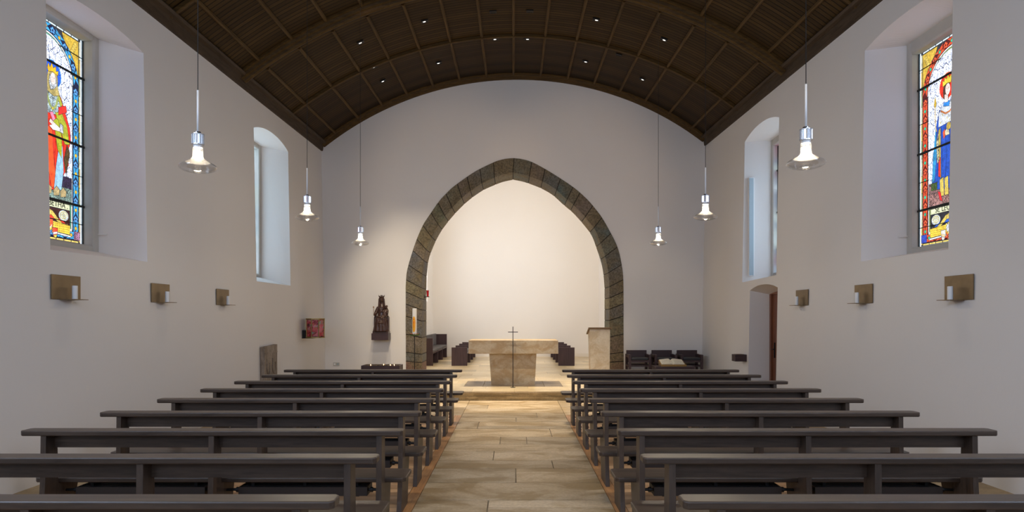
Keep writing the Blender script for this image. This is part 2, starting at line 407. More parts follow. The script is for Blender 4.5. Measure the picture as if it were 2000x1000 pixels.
m = MB(); m.add([(-6, Y0, 0), (6, Y0, 0), (6, Y0, 9), (-6, Y0, 9)], [(0, 1, 2, 3)])
tag(m.build('wall_back', M_PLASTER), kind='structure')

# chancel arch outline in metres (x, z) measured on the wall plane, springing to apex
def P2(pts): return [((x-1003)/77.73, 1.67+(619-y)/77.73) for x, y in pts]
OL = P2([(793,735),(792.5,560),(795,530),(804,497),(813,470),(827.5,437.5),(842.5,415),(859,392),(881,369),(902.5,352.5),(930,334),(965,317),(985,311),(1004,309)])
OR = P2([(1218,735),(1217.5,560),(1216,530),(1207.5,487.5),(1190,450),(1175,424),(1162.5,407.5),(1145,387.5),(1120,366),(1095,349),(1060,327.5),(1037.5,316),(1020,311),(1004,309)])
IL = P2([(824,735),(824,560),(825,530),(829,500),(838,475),(849,452),(862,432),(879,411),(897,392),(916,375.5),(940,359),(962,349),(980,342),(1002,337)])
IR = P2([(1190,735),(1190,560),(1187.5,530),(1183,507),(1172.5,475),(1162.5,450),(1142.5,424),(1125,405),(1105,388),(1082.5,368),(1060,355),(1040,347),(1022,341),(1002,337)])
def resample(pl, n):
    # Catmull-Rom then n equal steps
    q = []
    for i in range(len(pl)-1):
        p0 = Vector(pl[max(i-1, 0)]); p1 = Vector(pl[i]); p2 = Vector(pl[i+1]); p3 = Vector(pl[min(i+2, len(pl)-1)])
        if i == 0: p0 = p1*2-p2
        for k in range(12):
            t = k/12
            if i == 0: q.append(p1.lerp(p2, t)); continue
            m1 = (p2-p0)*0.5*min(1, (p2-p1).length/max((p1-p0).length, 1e-6)*1.0) if i > 1 else (p2-p1)
            m2 = (p3-p1)*0.5
            h = (2*t**3-3*t**2+1)*p1+(t**3-2*t**2+t)*m1+(-2*t**3+3*t**2)*p2+(t**3-t**2)*m2
            q.append(h)
    q.append(Vector(pl[-1]))
    L = [0]
    for a, b in zip(q, q[1:]): L.append(L[-1]+(b-a).length)
    out = []; j = 0
    for i in range(n+1):
        s = L[-1]*i/n
        while j < len(L)-2 and L[j+1] < s: j += 1
        t = (s-L[j])/max(L[j+1]-L[j], 1e-9); out.append(q[j].lerp(q[j+1], min(1, t)))
    return out
NA = 90
oL, oR, iL, iR = (resample(c, NA) for c in (OL, OR, IL, IR))
for c in (oL, oR):                                    # keep heights rising
    for i in range(1, len(c)):
        if c[i].y <= c[i-1].y: c[i].y = c[i-1].y+1e-4
m = MB()
for yy in (YF, YF+0.9):
    for c, sx in ((oL, -6.0), (oR, 6.0)):
        for a, b in zip(c, c[1:]):
            m.add([(a.x, yy, a.y), (b.x, yy, b.y), (sx, yy, b.y), (sx, yy, a.y)], [(0, 1, 2, 3)])
        m.add([(c[0].x, yy, 0), (c[0].x, yy, c[0].y), (sx, yy, c[0].y), (sx, yy, 0)], [(0, 1, 2, 3)])
    z = oL[-1].y
    m.add([(-6, yy, z), (6, yy, z), (6, yy, 9), (-6, yy, 9)], [(0, 1, 2, 3)])
tag(m.build('wall_front', M_PLASTER, fix=False), kind='structure')
# voussoirs and jamb stones, each a block of the one arch
ARCHC = [(0.25, 0.225, 0.175), (0.20, 0.20, 0.19), (0.31, 0.26, 0.175), (0.235, 0.21, 0.17), (0.17, 0.18, 0.185), (0.30, 0.25, 0.16)]
m = MB(); g = 0.010
def blocks(ic, oc, joints):
    LI = len(ic)-1
    for k, (t0, t1) in enumerate(zip(joints, joints[1:])):
        i0, i1 = int(round(t0*LI)), int(round(t1*LI))
        if i1 <= i0: continue
        red = t1 < 0.075
        col = (0.30, 0.155, 0.115) if red else random.choice(ARCHC)
        col = tuple(c*random.uniform(1.05, 1.35) for c in col)
        ii = [ic[i].copy() for i in range(i0, i1+1)]; oo = [oc[i].copy() for i in range(i0, i1+1)]
        d0 = (ii[1]-ii[0]).normalized()*g; ii[0] += d0; oo[0] += d0
        d1 = (ii[-2]-ii[-1]).normalized()*g; ii[-1] += d1; oo[-1] += d1
        pr = random.uniform(0.012, 0.03); n = len(ii)
        prof = [(YF-pr, 0), (YF+0.9, 0)]
        vs = [(p.x, YF-pr, p.y) for p in ii]+[(p.x, YF-pr, p.y) for p in oo]+[(p.x, YF+0.91, p.y) for p in ii]+[(p.x, YF+0.91, p.y) for p in oo]
        fs = []
        for j in range(n-1):
            fs += [(j, j+1, n+j+1, n+j), (2*n+j, 3*n+j, 3*n+j+1, 2*n+j+1), (j, 2*n+j, 2*n+j+1, j+1), (n+j, n+j+1, 3*n+j+1, 3*n+j)]
        fs += [(0, n, 3*n, 2*n), (n-1, 3*n-1, 4*n-1, 2*n-1)]
        m.add(vs, fs, (*col, 1))
def joints(seed):
    r = random.Random(seed); t = [0, 0.058, 0.09, 0.15, 0.225, 0.27, 0.31, 0.36]
    while t[-1] < 0.95: t.append(t[-1]+r.uniform(0.042, 0.064))
    t[-1] = 1.0; return t
blocks(iL, oL, joints(3)); blocks(iR, oR, joints(5))
arch = m.build('trim_1', M_ARCH, bevel=0.008); tag(arch, kind='structure')
m = MB()                                               # mortar core behind the joints
for ic, oc in ((iL, oL), (iR, oR)):
    for j in range(NA):
        a, b, c, d = ic[j], ic[j+1], oc[j+1], oc[j]
        sh = (d-a).normalized()*0.008
        m.hexa([(a.x+sh.x, YF-0.006, a.y+sh.y), (b.x+sh.x, YF-0.006, b.y+sh.y), (c.x, YF-0.006, c.y), (d.x, YF-0.006, d.y)],
               [(a.x+sh.x, YF+0.9, a.y+sh.y), (b.x+sh.x, YF+0.9, b.y+sh.y), (c.x, YF+0.9, c.y), (d.x, YF+0.9, d.y)])
M_JOINT = simple('arch_mortar', (0.045, 0.036, 0.026), 0.95, 0, 0.2, 30, 0.3)
m.build('mortar', M_JOINT, arch)

# chancel (apse)
AX0, AX1, AY1, AZ = -3.02, 3.2, 25.6, 7.2
HP = 0.18
m = MB(); m.add([(AX0, AY1, 0), (AX1, AY1, 0), (AX1, AY1, AZ), (AX0, AY1, AZ)], [(0, 1, 2, 3)])
tag(m.build('wall_chancel_back', M_APSE), kind='structure')
for nm, X, wy0, wy1 in (('left', AX0, 20.9, 23.9), ('right', AX1, 20.6, 23.0)):
    m = MB(); sg = -1 if X < 0 else 1; wz0, wz1 = 2.2, 5.2
    for (ya, yb, za, zb) in ((18.05, wy0, 0, AZ), (wy1, AY1, 0, AZ), (wy0, wy1, 0, wz0), (wy0, wy1, wz1, AZ)):
        m.add([(X, ya, za), (X, yb, za), (X, yb, zb), (X, ya, zb)], [(0, 1, 2, 3)])
    XB = X+sg*0.7; a, b, c, d = (wy0+0.4, wy1-0.4, wz0+0.25, wz1-0.15)
    m.add([(X, wy0, wz0), (X, wy1, wz0), (X, wy1, wz1), (X, wy0, wz1), (XB, a, c), (XB, b, c), (XB, b, d), (XB, a, d)],
          [(0, 1, 5, 4), (1, 2, 6, 5), (2, 3, 7, 6), (3, 0, 4, 7)])
    tag(m.build('wall_chancel_'+nm, M_APSE, fix=False), kind='structure')
    m = MB(); m.box(XB, XB+sg*0.03, a, b, c, d)
    w = m.build('window_%d' % (5 if sg < 0 else 6), M_DAYGL); tag(w, kind='structure')
m = MB(); m.box(AX0-0.1, AX1+0.1, 18.05, AY1+0.1, AZ, AZ+0.1); tag(m.build('ceiling_chancel', M_APSE), kind='structure')
m = MB(); m.box(AX0, AX1, AY1-0.03, AY1, HP, HP+0.12)
m.box(AX0, AX0+0.03, 18.1, AY1, HP, HP+0.12); m.box(AX1-0.03, AX1, 18.1, AY1, HP, HP+0.12)
tag(m.build('baseboard_chancel', M_APSE), kind='structure')

# ------------------------------------------------------------------ floors
def shade(r): 
    k = r.uniform(0.72, 1.15); w = r.uniform(-0.05, 0.05); return (k*(1+w*0.5), k, k*(1-w), 1)
m = MB(); m.box(-6, 6, Y0, 13.66, -0.12, -0.012); tag(m.build('floor', M_MORTAR), kind='structure')
r = random.Random(12); m = MB(); y = Y0; XA = 0.873
while y < 13.62:
    h = r.uniform(0.42, 0.72)
    if y+h > 13.2: h = 13.64-y
    n = r.choice([1, 2, 2, 2, 3]); cuts = sorted([0.0, 1.0]+[r.uniform(0.18, 0.82) for _ in range(n-1)])
    if n == 3 and cuts[2]-cuts[1] < 0.2: cuts.pop(2)
    x0, x1 = -XA, XA
    if y > 11.6: x0, x1 = -XA, XA
    gp = 0.006
    for a, b in zip(cuts, cuts[1:]):
        xa, xb = x0+(x1-x0)*a+(gp if a else 0), x0+(x1-x0)*b-(gp if b < 1 else 0)
        ya, yb = y+gp, y+h-gp
        if r.random() < 0.35 and b-a > 0.4:
            q = r.uniform(0.35, 0.65); ym = y+h*q
            m.box(xa, xb, ya, ym-gp/2, -0.03, 0, shade(r)); m.box(xa, xb, ym+gp/2, yb, -0.03, 0, shade(r))
        else: m.box(xa, xb, ya, yb, -0.03, 0, shade(r))
    y += h
# cross aisle in front of the step
for sg in (-1, 1):
    xs = XA
    while xs < 4.9:
        w = r.uniform(0.7, 1.2)
        for (ya, yb) in ((11.6, 12.6), (12.6, 13.64)):
            m.box(sg*(xs+gp), sg*(min(xs+w, 5.0)-gp), ya+gp, yb-gp, -0.03, 0, shade(r))
        xs += w
tag(m.build('floor_aisle_stone', M_SLAB), kind='structure')
m = MB()
for sg in (-1, 1): m.box(sg*0.879, sg*0.985, Y0, 11.6, -0.03, 0.0)
tag(m.build('floor_border_strip', M_STRIP), kind='structure')
m = MB()
for sg in (-1, 1): m.box(sg*0.99, sg*3.75, Y0, 11.6, -0.03, 0.0)
tag(m.build('floor_boards', M_BOARDS), kind='structure')
m = MB()
for sg in (-1, 1): m.box(sg*3.75, sg*6, Y0, 11.6, -0.03, 0.0)
m.box(-6, -5.0, 11.6, 13.66, -0.03, 0); m.box(5.0, 6, 11.6, 13.66, -0.03, 0)
tag(m.build('floor_side_stone', M_SIDEST), kind='structure')
m = MB(); m.box(-6, 6, 13.66, 25.7, -0.1, HP-0.012)
# the riser as two shallow courses
for xa, xb in zip((-4.8, -3.4, -2.2, -0.95, 0.42, 1.9, 3.3), (-3.4, -2.2, -0.95, 0.42, 1.9, 3.3, 4.8)):
    m.box(xa+0.003, xb-0.003, 13.635, 13.70, 0.0, 0.085); m.box(xa+0.003, xb-0.003, 13.645, 13.70, 0.088, HP-0.002)
tag(m.build('floor_chancel_step', M_STEP), kind='structure')
r = random.Random(4); m = MB(); md = MB(); y = 13.63
SL = (-1.06, 1.06, 14.58, 15.92)
while y < 25.6:
    h = r.uniform(0.5, 0.85) if y > 14.3 else 0.55; h = min(h, 25.6-y)
    if y < 14.58 < y+h+0.2: h = 14.58-y
    if y < 15.92 < y+h+0.15: h = 15.92-y
    inrow = 14.55 <= y < 15.9
    x = -4.75
    while x < 4.75:
        w = r.uniform(0.8, 1.6); xb = min(x+w, 4.75)
        segs = [(x, xb)]
        if inrow:
            if x < SL[0] < xb: segs = [(x, SL[0]-0.004)]; xb = SL[1]; nx = SL[1]
            elif x < SL[1]-0.001 and x > SL[0]-0.01: segs = []
        for a, b in segs:
            if y > 18.0 and (b < AX0 or a > AX1): continue
            m.box(a+0.002, b-0.002, y+0.002, y+h-0.002, HP-0.03, HP, shade(random.Random(int(a*99+y*7))) if True else None)
        x = xb
    y += h
tag(m.build('floor_chancel_stone', M_PLAT), kind='structure')
for (xa, xb, ya, yb, k) in ((SL[0], -0.66, 14.58, 15.92, 1.0), (-0.655, 0.66, 14.58, 15.92, 0.9), (0.665, 1.06, 14.58, 15.3, 1.05), (0.665, 1.06, 15.305, 15.92, 1.15)):
    md.box(xa+0.003, xb-0.003, ya+0.003, yb-0.003, HP-0.03, HP+0.0015, (k, k, k, 1))
tag(md.build('floor_altar_slab', M_DARKST), kind='structure')

# ------------------------------------------------------------------ vaulted ceiling
R, ZC, TH = 7.84, -0.10, 0.662
def ct(p):
    x, y, z = p; return (x, y, z+0.014*x-0.02*(17.15-y))
def vault_z(x, y, rr=R): return ct((x, y, ZC+math.sqrt(rr*rr-x*x)))[2]
m = MB(); NSEG = 64; ys = [Y0+(YF-Y0)*i/8 for i in range(9)]
vs = []; fs = []
for j, yy in enumerate(ys):
    for i in range(NSEG+1):
        a = -TH+2*TH*i/NSEG; vs.append(ct((R*math.sin(a), yy, ZC+R*math.cos(a))))
for j in range(8):
    for i in range(NSEG):
        k = j*(NSEG+1)+i; fs.append((k, k+1, k+NSEG+2, k+NSEG+1))
m.add(vs, fs); ceil = m.build('ceiling', M_CEIL, smooth=True, fix=False); tag(ceil, kind='structure')
mo = ceil.modifiers.new('thick', 'SOLIDIFY'); mo.thickness = 0.08; mo.offset = 1 if True else -1
def arc_rib(name, yc, prof, mat=M_RIB):
    """prof: (drop below the boards, y offset) closed outline"""
    m = MB(); n = len(prof); N = 60; vs = []; fs = []
    for i in range(N+1):
        a = -TH+2*TH*i/N
        for (dr, dy) in prof: vs.append(ct(((R-dr)*math.sin(a), yc+dy, ZC+(R-dr)*math.cos(a))))
    for i in range(N):
        for k in range(n): fs.append((i*n+k, i*n+(k+1) % n, (i+1)*n+(k+1) % n, (i+1)*n+k))
    fs.append(tuple(range(n))); fs.append(tuple(range(N*n, N*n+n)))
    m.add(vs, fs); return m.build(name, mat, ceil)
thick = [(-0.02, -0.15), (0.03, -0.15), (0.04, -0.11), (0.085, -0.10), (0.10, -0.06), (0.135, -0.05), (0.15, 0), (0.135, 0.05), (0.10, 0.06), (0.085, 0.10), (0.02, 0.11), (0.015, 0.30), (-0.02, 0.30)]
thin = [(-0.02, -0.035), (0.055, -0.035), (0.06, -0.02), (0.06, 0.02), (0.055, 0.035), (-0.02, 0.035)]
endp = [(-0.02, -0.20), (0.02, -0.20), (0.03, -0.14), (0.06, -0.13), (0.075, -0.06), (0.10, -0.05), (0.115, -0.004), (-0.02, -0.004)]
for yc in (12.05, 6.95, 1.85, -3.25): arc_rib('rib', yc, thick)
for yc in (14.55, 9.5, 4.4, -0.7): arc_rib('rib', yc, thin)
arc_rib('rib', YF, endp)
for ya, yb in ((12.36, 17.0), (7.26, 11.92), (2.16, 6.82), (-2.94, 1.72)):
    for k in range(-7, 8):
        a = k*0.0865; m = MB()
        def q(dr, w, y):
            x = (R-dr)*math.sin(a)+w*math.cos(a); z = ZC+(R-dr)*math.cos(a)-w*math.sin(a); return ct((x, y, z))
        pr = [(-0.01, -0.03), (0.028, -0.03), (0.036, -0.018), (0.045, -0.012), (0.045, 0.012), (0.036, 0.018), (0.028, 0.03), (-0.01, 0.03)]
        n = len(pr); vs = [q(dr, w, ya) for dr, w in pr]+[q(dr, w, yb) for dr, w in pr]
        m.add(vs, [tuple(range(n)), tuple(range(n, 2*n))]+[(i, (i+1) % n, n+(i+1) % n, n+i) for i in range(n)])
        m.build('batten', M_BATTEN, ceil)
for sg in (-1, 1):
    m = MB(); pr = [(4.79, 5.905), (4.765, 6.06), (4.70, 6.075), (4.68, 6.11), (4.70, 6.14), (5.05, 6.2), (5.05, 5.905)]
    n = len(pr); vs = [ct((sg*x, Y0, z)) for x, z in pr]+[ct((sg*x, YF, z)) for x, z in pr]
    m.add(vs, [tuple(range(n)), tuple(range(n, 2*n))]+[(i, (i+1) % n, n+(i+1) % n, n+i) for i in range(n)])
    m.build('cornice_beam', M_CORNICE, ceil)

# recessed ceiling spotlights: x, y, aim, power, angle
SP = [(-2.98, 13.3, (-3.2, 17.1, 1.6), 48, 34, 'outermost on the statue side, row farthest from the arch'),
      (-1.73, 13.3, (-1.6, 17.0, 0.2), 90, 40, 'second from the statue side, row farthest from the arch'),
      (-0.40, 13.35, (-0.6, 11.6, 0.0), 120, 44, 'unlit, statue side of the ridge, row farthest from the arch'),
      (0.32, 13.35, (0.5, 11.6, 0.0), 120, 44, 'unlit, door side of the ridge, row farthest from the arch'),
      (1.62, 13.4, (1.7, 16.2, 0.5), 80, 34, 'second from the door side, row farthest from the arch'),
      (2.95, 13.4, (3.6, 17.0, 1.0), 18, 40, 'outermost on the door side, row farthest from the arch'),
      (-2.99, 14.65, (-3.0, 16.2, 0.4), 35, 36, 'outermost on the statue side, middle row'),
      (-0.39, 14.72, (-0.5, 14.3, 0.18), 250, 44, 'statue side of the ridge, middle row'),
      (0.29, 14.75, (0.5, 14.3, 0.18), 250, 44, 'door side of the ridge, middle row'),
      (2.29, 14.85, (2.0, 15.5, 0.8), 30, 36, 'unlit, outermost on the door side, middle row'),
      (-2.98, 15.6, (-3.3, 17.0, 1.6), 16, 40, 'outermost on the statue side, row nearest the arch'),
      (-1.71, 15.62, (-1.0, 16.6, 0.2), 45, 30, 'second from the statue side, row nearest the arch'),
      (1.65, 15.7, (1.0, 16.6, 0.2), 45, 30, 'second from the door side, row nearest the arch'),
      (2.97, 15.75, (3.4, 16.2, 0.5), 10, 44, 'outermost on the door side, row nearest the arch')]
for i, (x, y, aim, pw, ang, where) in enumerate(SP):
    z = vault_z(x, y, R-0.012); sl = math.asin(x/R)
    e = empty('ceiling_spotlight', (x, y, z), 'black recessed ceiling spotlight, '+where, 'spotlight', 'recessed ceiling spotlights')
    e.rotation_euler = (0, sl-0.014, 0)
    f = MB(); a, b, t = 0.068, 0.052, 0.016
    f.box(-a, a, -b, -b+t, -0.012, 0.012); f.box(-a, a, b-t, b, -0.012, 0.012); f.box(-a, -a+t, -b+t, b-t, -0.012, 0.012); f.box(a-t, a, -b+t, b-t, -0.012, 0.012)
    f.build('frame', M_BLACK, e)
    rf = MB(); rf.box(-a+t, a-t, -b+t, b-t, -0.004, 0.003); rf.build('recess', M_BLACKM, e)
    if i not in (2, 3, 9):
        gl = MB(); gx = -0.012 if x < 0 else 0.012
        gl.ball((gx, 0.014, -0.006), (0.030, 0.014, 0.006), 10, 6); gl.build('reflector', M_SPOTGL, e, smooth=True)
    bpy.context.view_layer.update()
    spot('spot_beam', (x, y, z-0.05), aim, pw*5.4, WARM, ang, 0.8, 0.03)  # beams at the unlit spotlights are added to brighten aisle and lectern

# ------------------------------------------------------------------ stained glass windows
BK = (0.01, 0.01, 0.015)
class Pane:
    """drawing in window coordinates s (along the wall), t (up); layers step towards the room"""
    def __init__(s, X, yc, z0, sg): s.X = X; s.yc = yc; s.z0 = z0; s.sg = sg; s.m = MB(); s.k = 0; s.bb = []
    def P(s, a, b): return (s.sg*(s.X-0.0003*s.k), s.yc+a, s.z0+b)
    def poly(s, pts, c, paint=0.5, lead=0.005):
        xs_, ys_ = [p[0] for p in pts], [p[1] for p in pts]; q = (min(xs_)+1e-4, max(xs_)-1e-4, min(ys_)+1e-4, max(ys_)-1e-4)
        s.k = max([k for (a, b, c_, d_, k) in s.bb if a < q[1] and b > q[0] and c_ < q[3] and d_ > q[2]], default=0)
        if lead:
            cx = sum(p[0] for p in pts)/len(pts); cy = sum(p[1] for p in pts)/len(pts)
            s.k += 1; s._f(pts, BK, 0)
            n = len(pts); ins = []
            ar = sum(pts[i][0]*pts[(i+1) % n][1]-pts[(i+1) % n][0]*pts[i][1] for i in range(n)); w = lead if ar > 0 else -lead
            for i in range(n):
                p0, p1, p2 = Vector(pts[i-1]), Vector(pts[i]), Vector(pts[(i+1) % n])
                a = (p1-p0); b = (p2-p1)
                if a.length < 1e-7 or b.length < 1e-7: ins.append(tuple(p1)); continue
                a.normalize(); b.normalize(); na = Vector((-a.y, a.x)); nb = Vector((-b.y, b.x)); h = na+nb
                if h.length < 0.3: h = na
                h.normalize(); k = w/max(0.5, h.dot(na)); ins.append((p1.x+h.x*k, p1.y+h.y*k))
            pts = ins
        s.k += 1; s._f(pts, c, paint); s.bb.append((*q, s.k))
    def _f(s, pts, c, paint):
        if max(c)-min(c) > 0.35 and max(c) < 1.2: paint *= 0.4
        tris = __import__('mathutils').geometry.tessellate_polygon([[Vector((p[0], p[1], 0)) for p in pts]])
        s.m.add([s.P(*p) for p in pts], [tuple(t) for t in tris], (*c, paint))
    def ell(s, cx, cy, rx, ry, c, paint=0.4, lead=0.005, a0=0, a1=2*PI, n=26):
        s.poly([(cx+rx*math.cos(a0+(a1-a0)*i/n), cy+ry*math.sin(a0+(a1-a0)*i/n)) for i in range(n if a1-a0 > 6.28 else n+1)], c, paint, lead)
    def line(s, pts, w=0.005, c=BK):
        xs_, ys_ = [p[0] for p in pts], [p[1] for p in pts]; q = (min(xs_)-w, max(xs_)+w, min(ys_)-w, max(ys_)+w)
        s.k = max([k for (a, b, c_, d_, k) in s.bb if a < q[1] and b > q[0] and c_ < q[3] and d_ > q[2]], default=0)+1; s.bb.append((*q, s.k))
        for p, q in zip(pts, pts[1:]):
            p, q = Vector(p), Vector(q); d = (q-p)
            if d.length < 1e-6: continue
            d.normalize(); nn = Vector((-d.y, d.x))*w/2
            s.m.add([s.P(*(p+nn)), s.P(*(q+nn)), s.P(*(q-nn)), s.P(*(p-nn))], [(0, 1, 2, 3)], (*c, 0))
def strip(P, a0, a1, b0, b1, c, seg, paint=0.2):
    """vertical strip cut in lengths"""
    n = max(1, int((b1-b0)/seg))
    for i in range(n): P.poly([(a0, b0+(b1-b0)*i/n), (a1, b0+(b1-b0)*i/n), (a1, b0+(b1-b0)*(i+1)/n), (a0, b0+(b1-b0)*(i+1)/n)], c[i % len(c)], paint, 0.003)
def saint_window(P, pal, queen):
    WH, H = 0.69, 2.58; TA = 1.95
    P.poly([(-WH, 0), (WH, 0), (WH, H), (-WH, H)], (0.03, 0.03, 0.04), 0, 0)
    wh = (0.72, 0.86, 0.92); ye = (0.75, 0.50, 0.08)
    for sg in (-1, 1):
        a = sorted((sg*0.655, sg*0.685)); strip(P, a[0], a[1], 0.0, H, [(1.9, 2.4, 3.0), (1.4, 2.0, 2.5)], 0.24)
        a = sorted((sg*0.628, sg*0.652)); strip(P, a[0], a[1], 0.03, H-0.03, [ye, (0.85, 0.8, 0.5), (0.4, 0.45, 0.2)], 0.22)
    for i in range(9):
        a = -0.62+i*0.138
        P.poly([(a, H-0.028), (a+0.13, H-0.028), (a+0.13, H-0.004), (a, H-0.004)], wh, 0.2, 0.003)
        P.poly([(a, 0.004), (a+0.13, 0.004), (a+0.13, 0.022), (a, 0.022)], wh, 0.2, 0.003)
        P.poly([(a, 0.022), (a+0.13, 0.022), (a+0.13, 0.045), (a, 0.045)], (0.8, 0.62, 0.15), 0.3, 0.003)
    # gold spandrels
    for sg in (-1, 1):
        pts = [(sg*0.62, H-0.035), (sg*0.62, TA+0.16)]+[(sg*0.622*math.cos(a), TA+0.60*math.sin(a)) for a in [0.27+0.08*i for i in range(10)]]+[(sg*0.30, H-0.035)]
        P.poly(pts, (0.72, 0.48, 0.06), 1.0, 0.005)
        for k in range(5): P.ell(sg*(0.555-0.02*k), H-0.10-0.045*k+0.01*k, 0.035, 0.028, (0.85, 0.62, 0.12), 1.0, 0.003)
    # patterned border: two uprights and an arch band
    B0, B1 = 0.505, 0.622
    for sg in (-1, 1):
        P.poly([(sg*B0, 0.05), (sg*B1, 0.05), (sg*B1, TA), (sg*B0, TA)], pal['ground'], 0.3, 0.004)
    N = 30
    P.poly([(B1*math.cos(PI*i/N), TA+0.60*math.sin(PI*i/N)) for i in range(N+1)]+[(B0*math.cos(PI*(N-i)/N), TA+0.49*math.sin(PI*(N-i)/N)) for i in range(N+1)], pal['ground'], 0.3, 0.004)
    P.poly([(-B1, 0.05), (B1, 0.05), (B1, 0.16), (-B1, 0.16)], pal['ground'], 0.3, 0.004)
    def motif(cx, cy, ax, ay, kind):
        # ax, ay: unit direction along the border
        def q(u, v): return (cx+ax*u-ay*v, cy+ay*u+ax*v)
        if kind == 0:
            w = 0.052
            for sd in (-1, 1):
                P.poly([q(-0.10, sd*-w), q(-0.03, sd*-0.04), q(0.0, -sd*w), q(0.035, -sd*0.03), q(0.10, sd*-w*0.2), q(0.03, sd*0.0), q(-0.03, sd*0.0)], pal['leaf'], 0.9, 0.003)
                P.poly([q(-0.10, sd*w), q(-0.05, sd*0.01), q(0.05, sd*0.01), q(0.10, sd*w), q(0.02, sd*0.045), q(-0.02, sd*0.045)], pal['leaf'], 0.9, 0.003)
            P.ell(cx, cy, 0.026, 0.026, pal['gem'], 0.5, 0.006, n=14)
        else:
            for k in range(5):
                a = k*2*PI/5+0.3; P.ell(cx+0.026*math.cos(a), cy+0.026*math.sin(a), 0.017, 0.017, pal['flower'], 0.7, 0.002, n=10)
    step = 0.113
    for sg in (-1, 1):
        for i in range(16): motif(sg*(B0+B1)/2, 0.20+i*step, 0, 1, i % 2)
    for i in range(1, 14): 
        a = PI*i/14; motif(0.563*math.cos(a), TA+0.545*math.sin(a), -math.sin(a), math.cos(a), (i+1) % 2)
    for i in range(9): motif(-0.45+i*0.113, 0.105, 1, 0, i % 2)
    for sg in (-1, 1): P.poly([(sg*B0, 0.05), (sg*B1, 0.05), (sg*B1, 0.16), (sg*B0, 0.16)], pal['corner'], 1.0, 0.004)
    for sg in (-1, 1):
        a = sorted((sg*0.480, sg*0.503)); strip(P, a[0], a[1], 0.17, TA, [(0.85, 0.86, 0.86), (0.7, 0.8, 0.85)], 0.26)
        a = sorted((sg*0.458, sg*0.477)); strip(P, a[0], a[1], 0.17, TA, [pal['fillet'], (0.10, 0.30, 0.12)], 0.3)
    for ro, ri, c in ((0.503, 0.480, (0.85, 0.86, 0.86)), (0.477, 0.458, pal['fillet'])):
        for k in range(6):
            f0, f1 = PI*k/6, PI*(k+1)/6
            A = [f0+(f1-f0)*j/6 for j in range(7)]
            P.poly([(ro*math.cos(a), TA+ro*math.sin(a)*0.98) for a in A]+[(ri*math.cos(a), TA+ri*math.sin(a)*0.98) for a in reversed(A)], c, 0.2, 0.003)
    # hexagon field
    dom = [(0.455*math.cos(PI*i/N), TA+0.445*math.sin(PI*i/N)) for i in range(N+1)]+[(-0.455, 0.5), (0.455, 0.5)]
    P.poly(dom, (1.9, 2.2, 3.1), 1.0, 0.004)
    def inside(a, b):
        return abs(a) < 0.452 and b > 0.5 and (b < TA or a*a+(b-TA)**2 < 0.44**2)
    P.k = max(k for *_, k in P.bb if True and k < 12)+0; P.k = P.bb[-1][4]+1; P.bb.append((-0.45, 0.45, 0.5, 2.4, P.k))
    hw, hh, cap = 0.052, 0.105, 0.045
    for row in range(-1, 20):
        for cl in range(-6, 7):
            cx = cl*2*hw+(hw if row % 2 else 0); cy = 0.5+row*(hh*2-cap)
            loop = [(cx, cy+hh), (cx+hw, cy+hh-cap), (cx+hw, cy-hh+cap), (cx, cy-hh), (cx-hw, cy-hh+cap), (cx-hw, cy+hh-cap), (cx, cy+hh)]
            for p, q in zip(loop, loop[1:]):
                if inside(*p) and inside(*q):
                    pp, qq = Vector(p), Vector(q); d = (qq-pp).normalized(); nn = Vector((-d.y, d.x))*0.0035
                    P.m.add([P.P(*(pp+nn)), P.P(*(qq+nn)), P.P(*(qq-nn)), P.P(*(pp-nn))], [(0, 1, 2, 3)], (*BK, 0))
    c0 = 0.10 if queen else 0.07
    # ground under the feet
    P.poly([(-0.45, 0.5), (0.45, 0.5), (0.45, 0.66), (0.2, 0.70), (-0.1, 0.66), (-0.45, 0.70)], pal['soil'], 1.0)
    P.poly([(-0.45, 0.66), (0.455, 0.66), (0.455, 0.80), (-0.45, 0.80)], pal['soil2'], 1.0)
    # halo
    P.ell(c0, 1.96, 0.155, 0.16, pal['halo'], 0.2, 0.008)
    P.line([(c0+0.155*math.cos(a), 1.96+0.16*math.sin(a)) for a in [2*PI*i/26 for i in range(27)]], 0.008, pal['halo2'])
    for k in range(8): a = k*PI/4+0.2; P.line([(c0+0.09*math.cos(a), 1.96+0.09*math.sin(a)), (c0+0.15*math.cos(a), 1.96+0.155*math.sin(a))], 0.005)
    skin = (0.86, 0.72, 0.68)
    if queen:
        mant = [(c0-0.16, 1.74), (c0+0.08, 1.80), (c0+0.16, 1.72), (c0+0.22, 1.60), (0.42, 1.40), (0.44, 1.25), (0.38, 1.10), (0.40, 0.95), (0.30, 0.80), (0.18, 0.60), (-0.10, 0.58), (-0.34, 0.66), (-0.36, 1.20), (-0.28, 1.60)]
        P.poly(mant, (0.85, 0.035, 0.012), 0.8, 0.007)
        for k in range(7): P.line([(c0-0.2+0.07*k, 1.42), (c0-0.26+0.075*k, 1.0), (c0-0.22+0.06*k, 0.66)], 0.006, (0.25, 0.0, 0.0))
        P.poly([(c0-0.02, 0.62), (c0-0.12, 1.0), (c0-0.10, 1.35), (c0+0.0, 1.3), (c0+0.02, 1.0), (c0+0.08, 0.64)], (0.95, 0.10, 0.02), 0.6)
        P.poly([(0.30, 1.0), (0.34, 0.80), (0.38, 0.95), (0.42, 1.10), (0.36, 1.20)], (0.14, 0.08, 0.02), 0.8)
        P.poly([(0.12, 0.60), (0.16, 0.90), (0.22, 1.18), (0.28, 1.15), (0.30, 0.85), (0.26, 0.62)], (0.35, 0.62, 0.85), 0.8)
        for a in (-0.02, 0.12, 0.24): P.poly([(a, 0.53), (a+0.10, 0.55), (a+0.11, 0.62), (a+0.05, 0.66), (a-0.01, 0.60)], (0.55, 0.42, 0.20), 1.0)
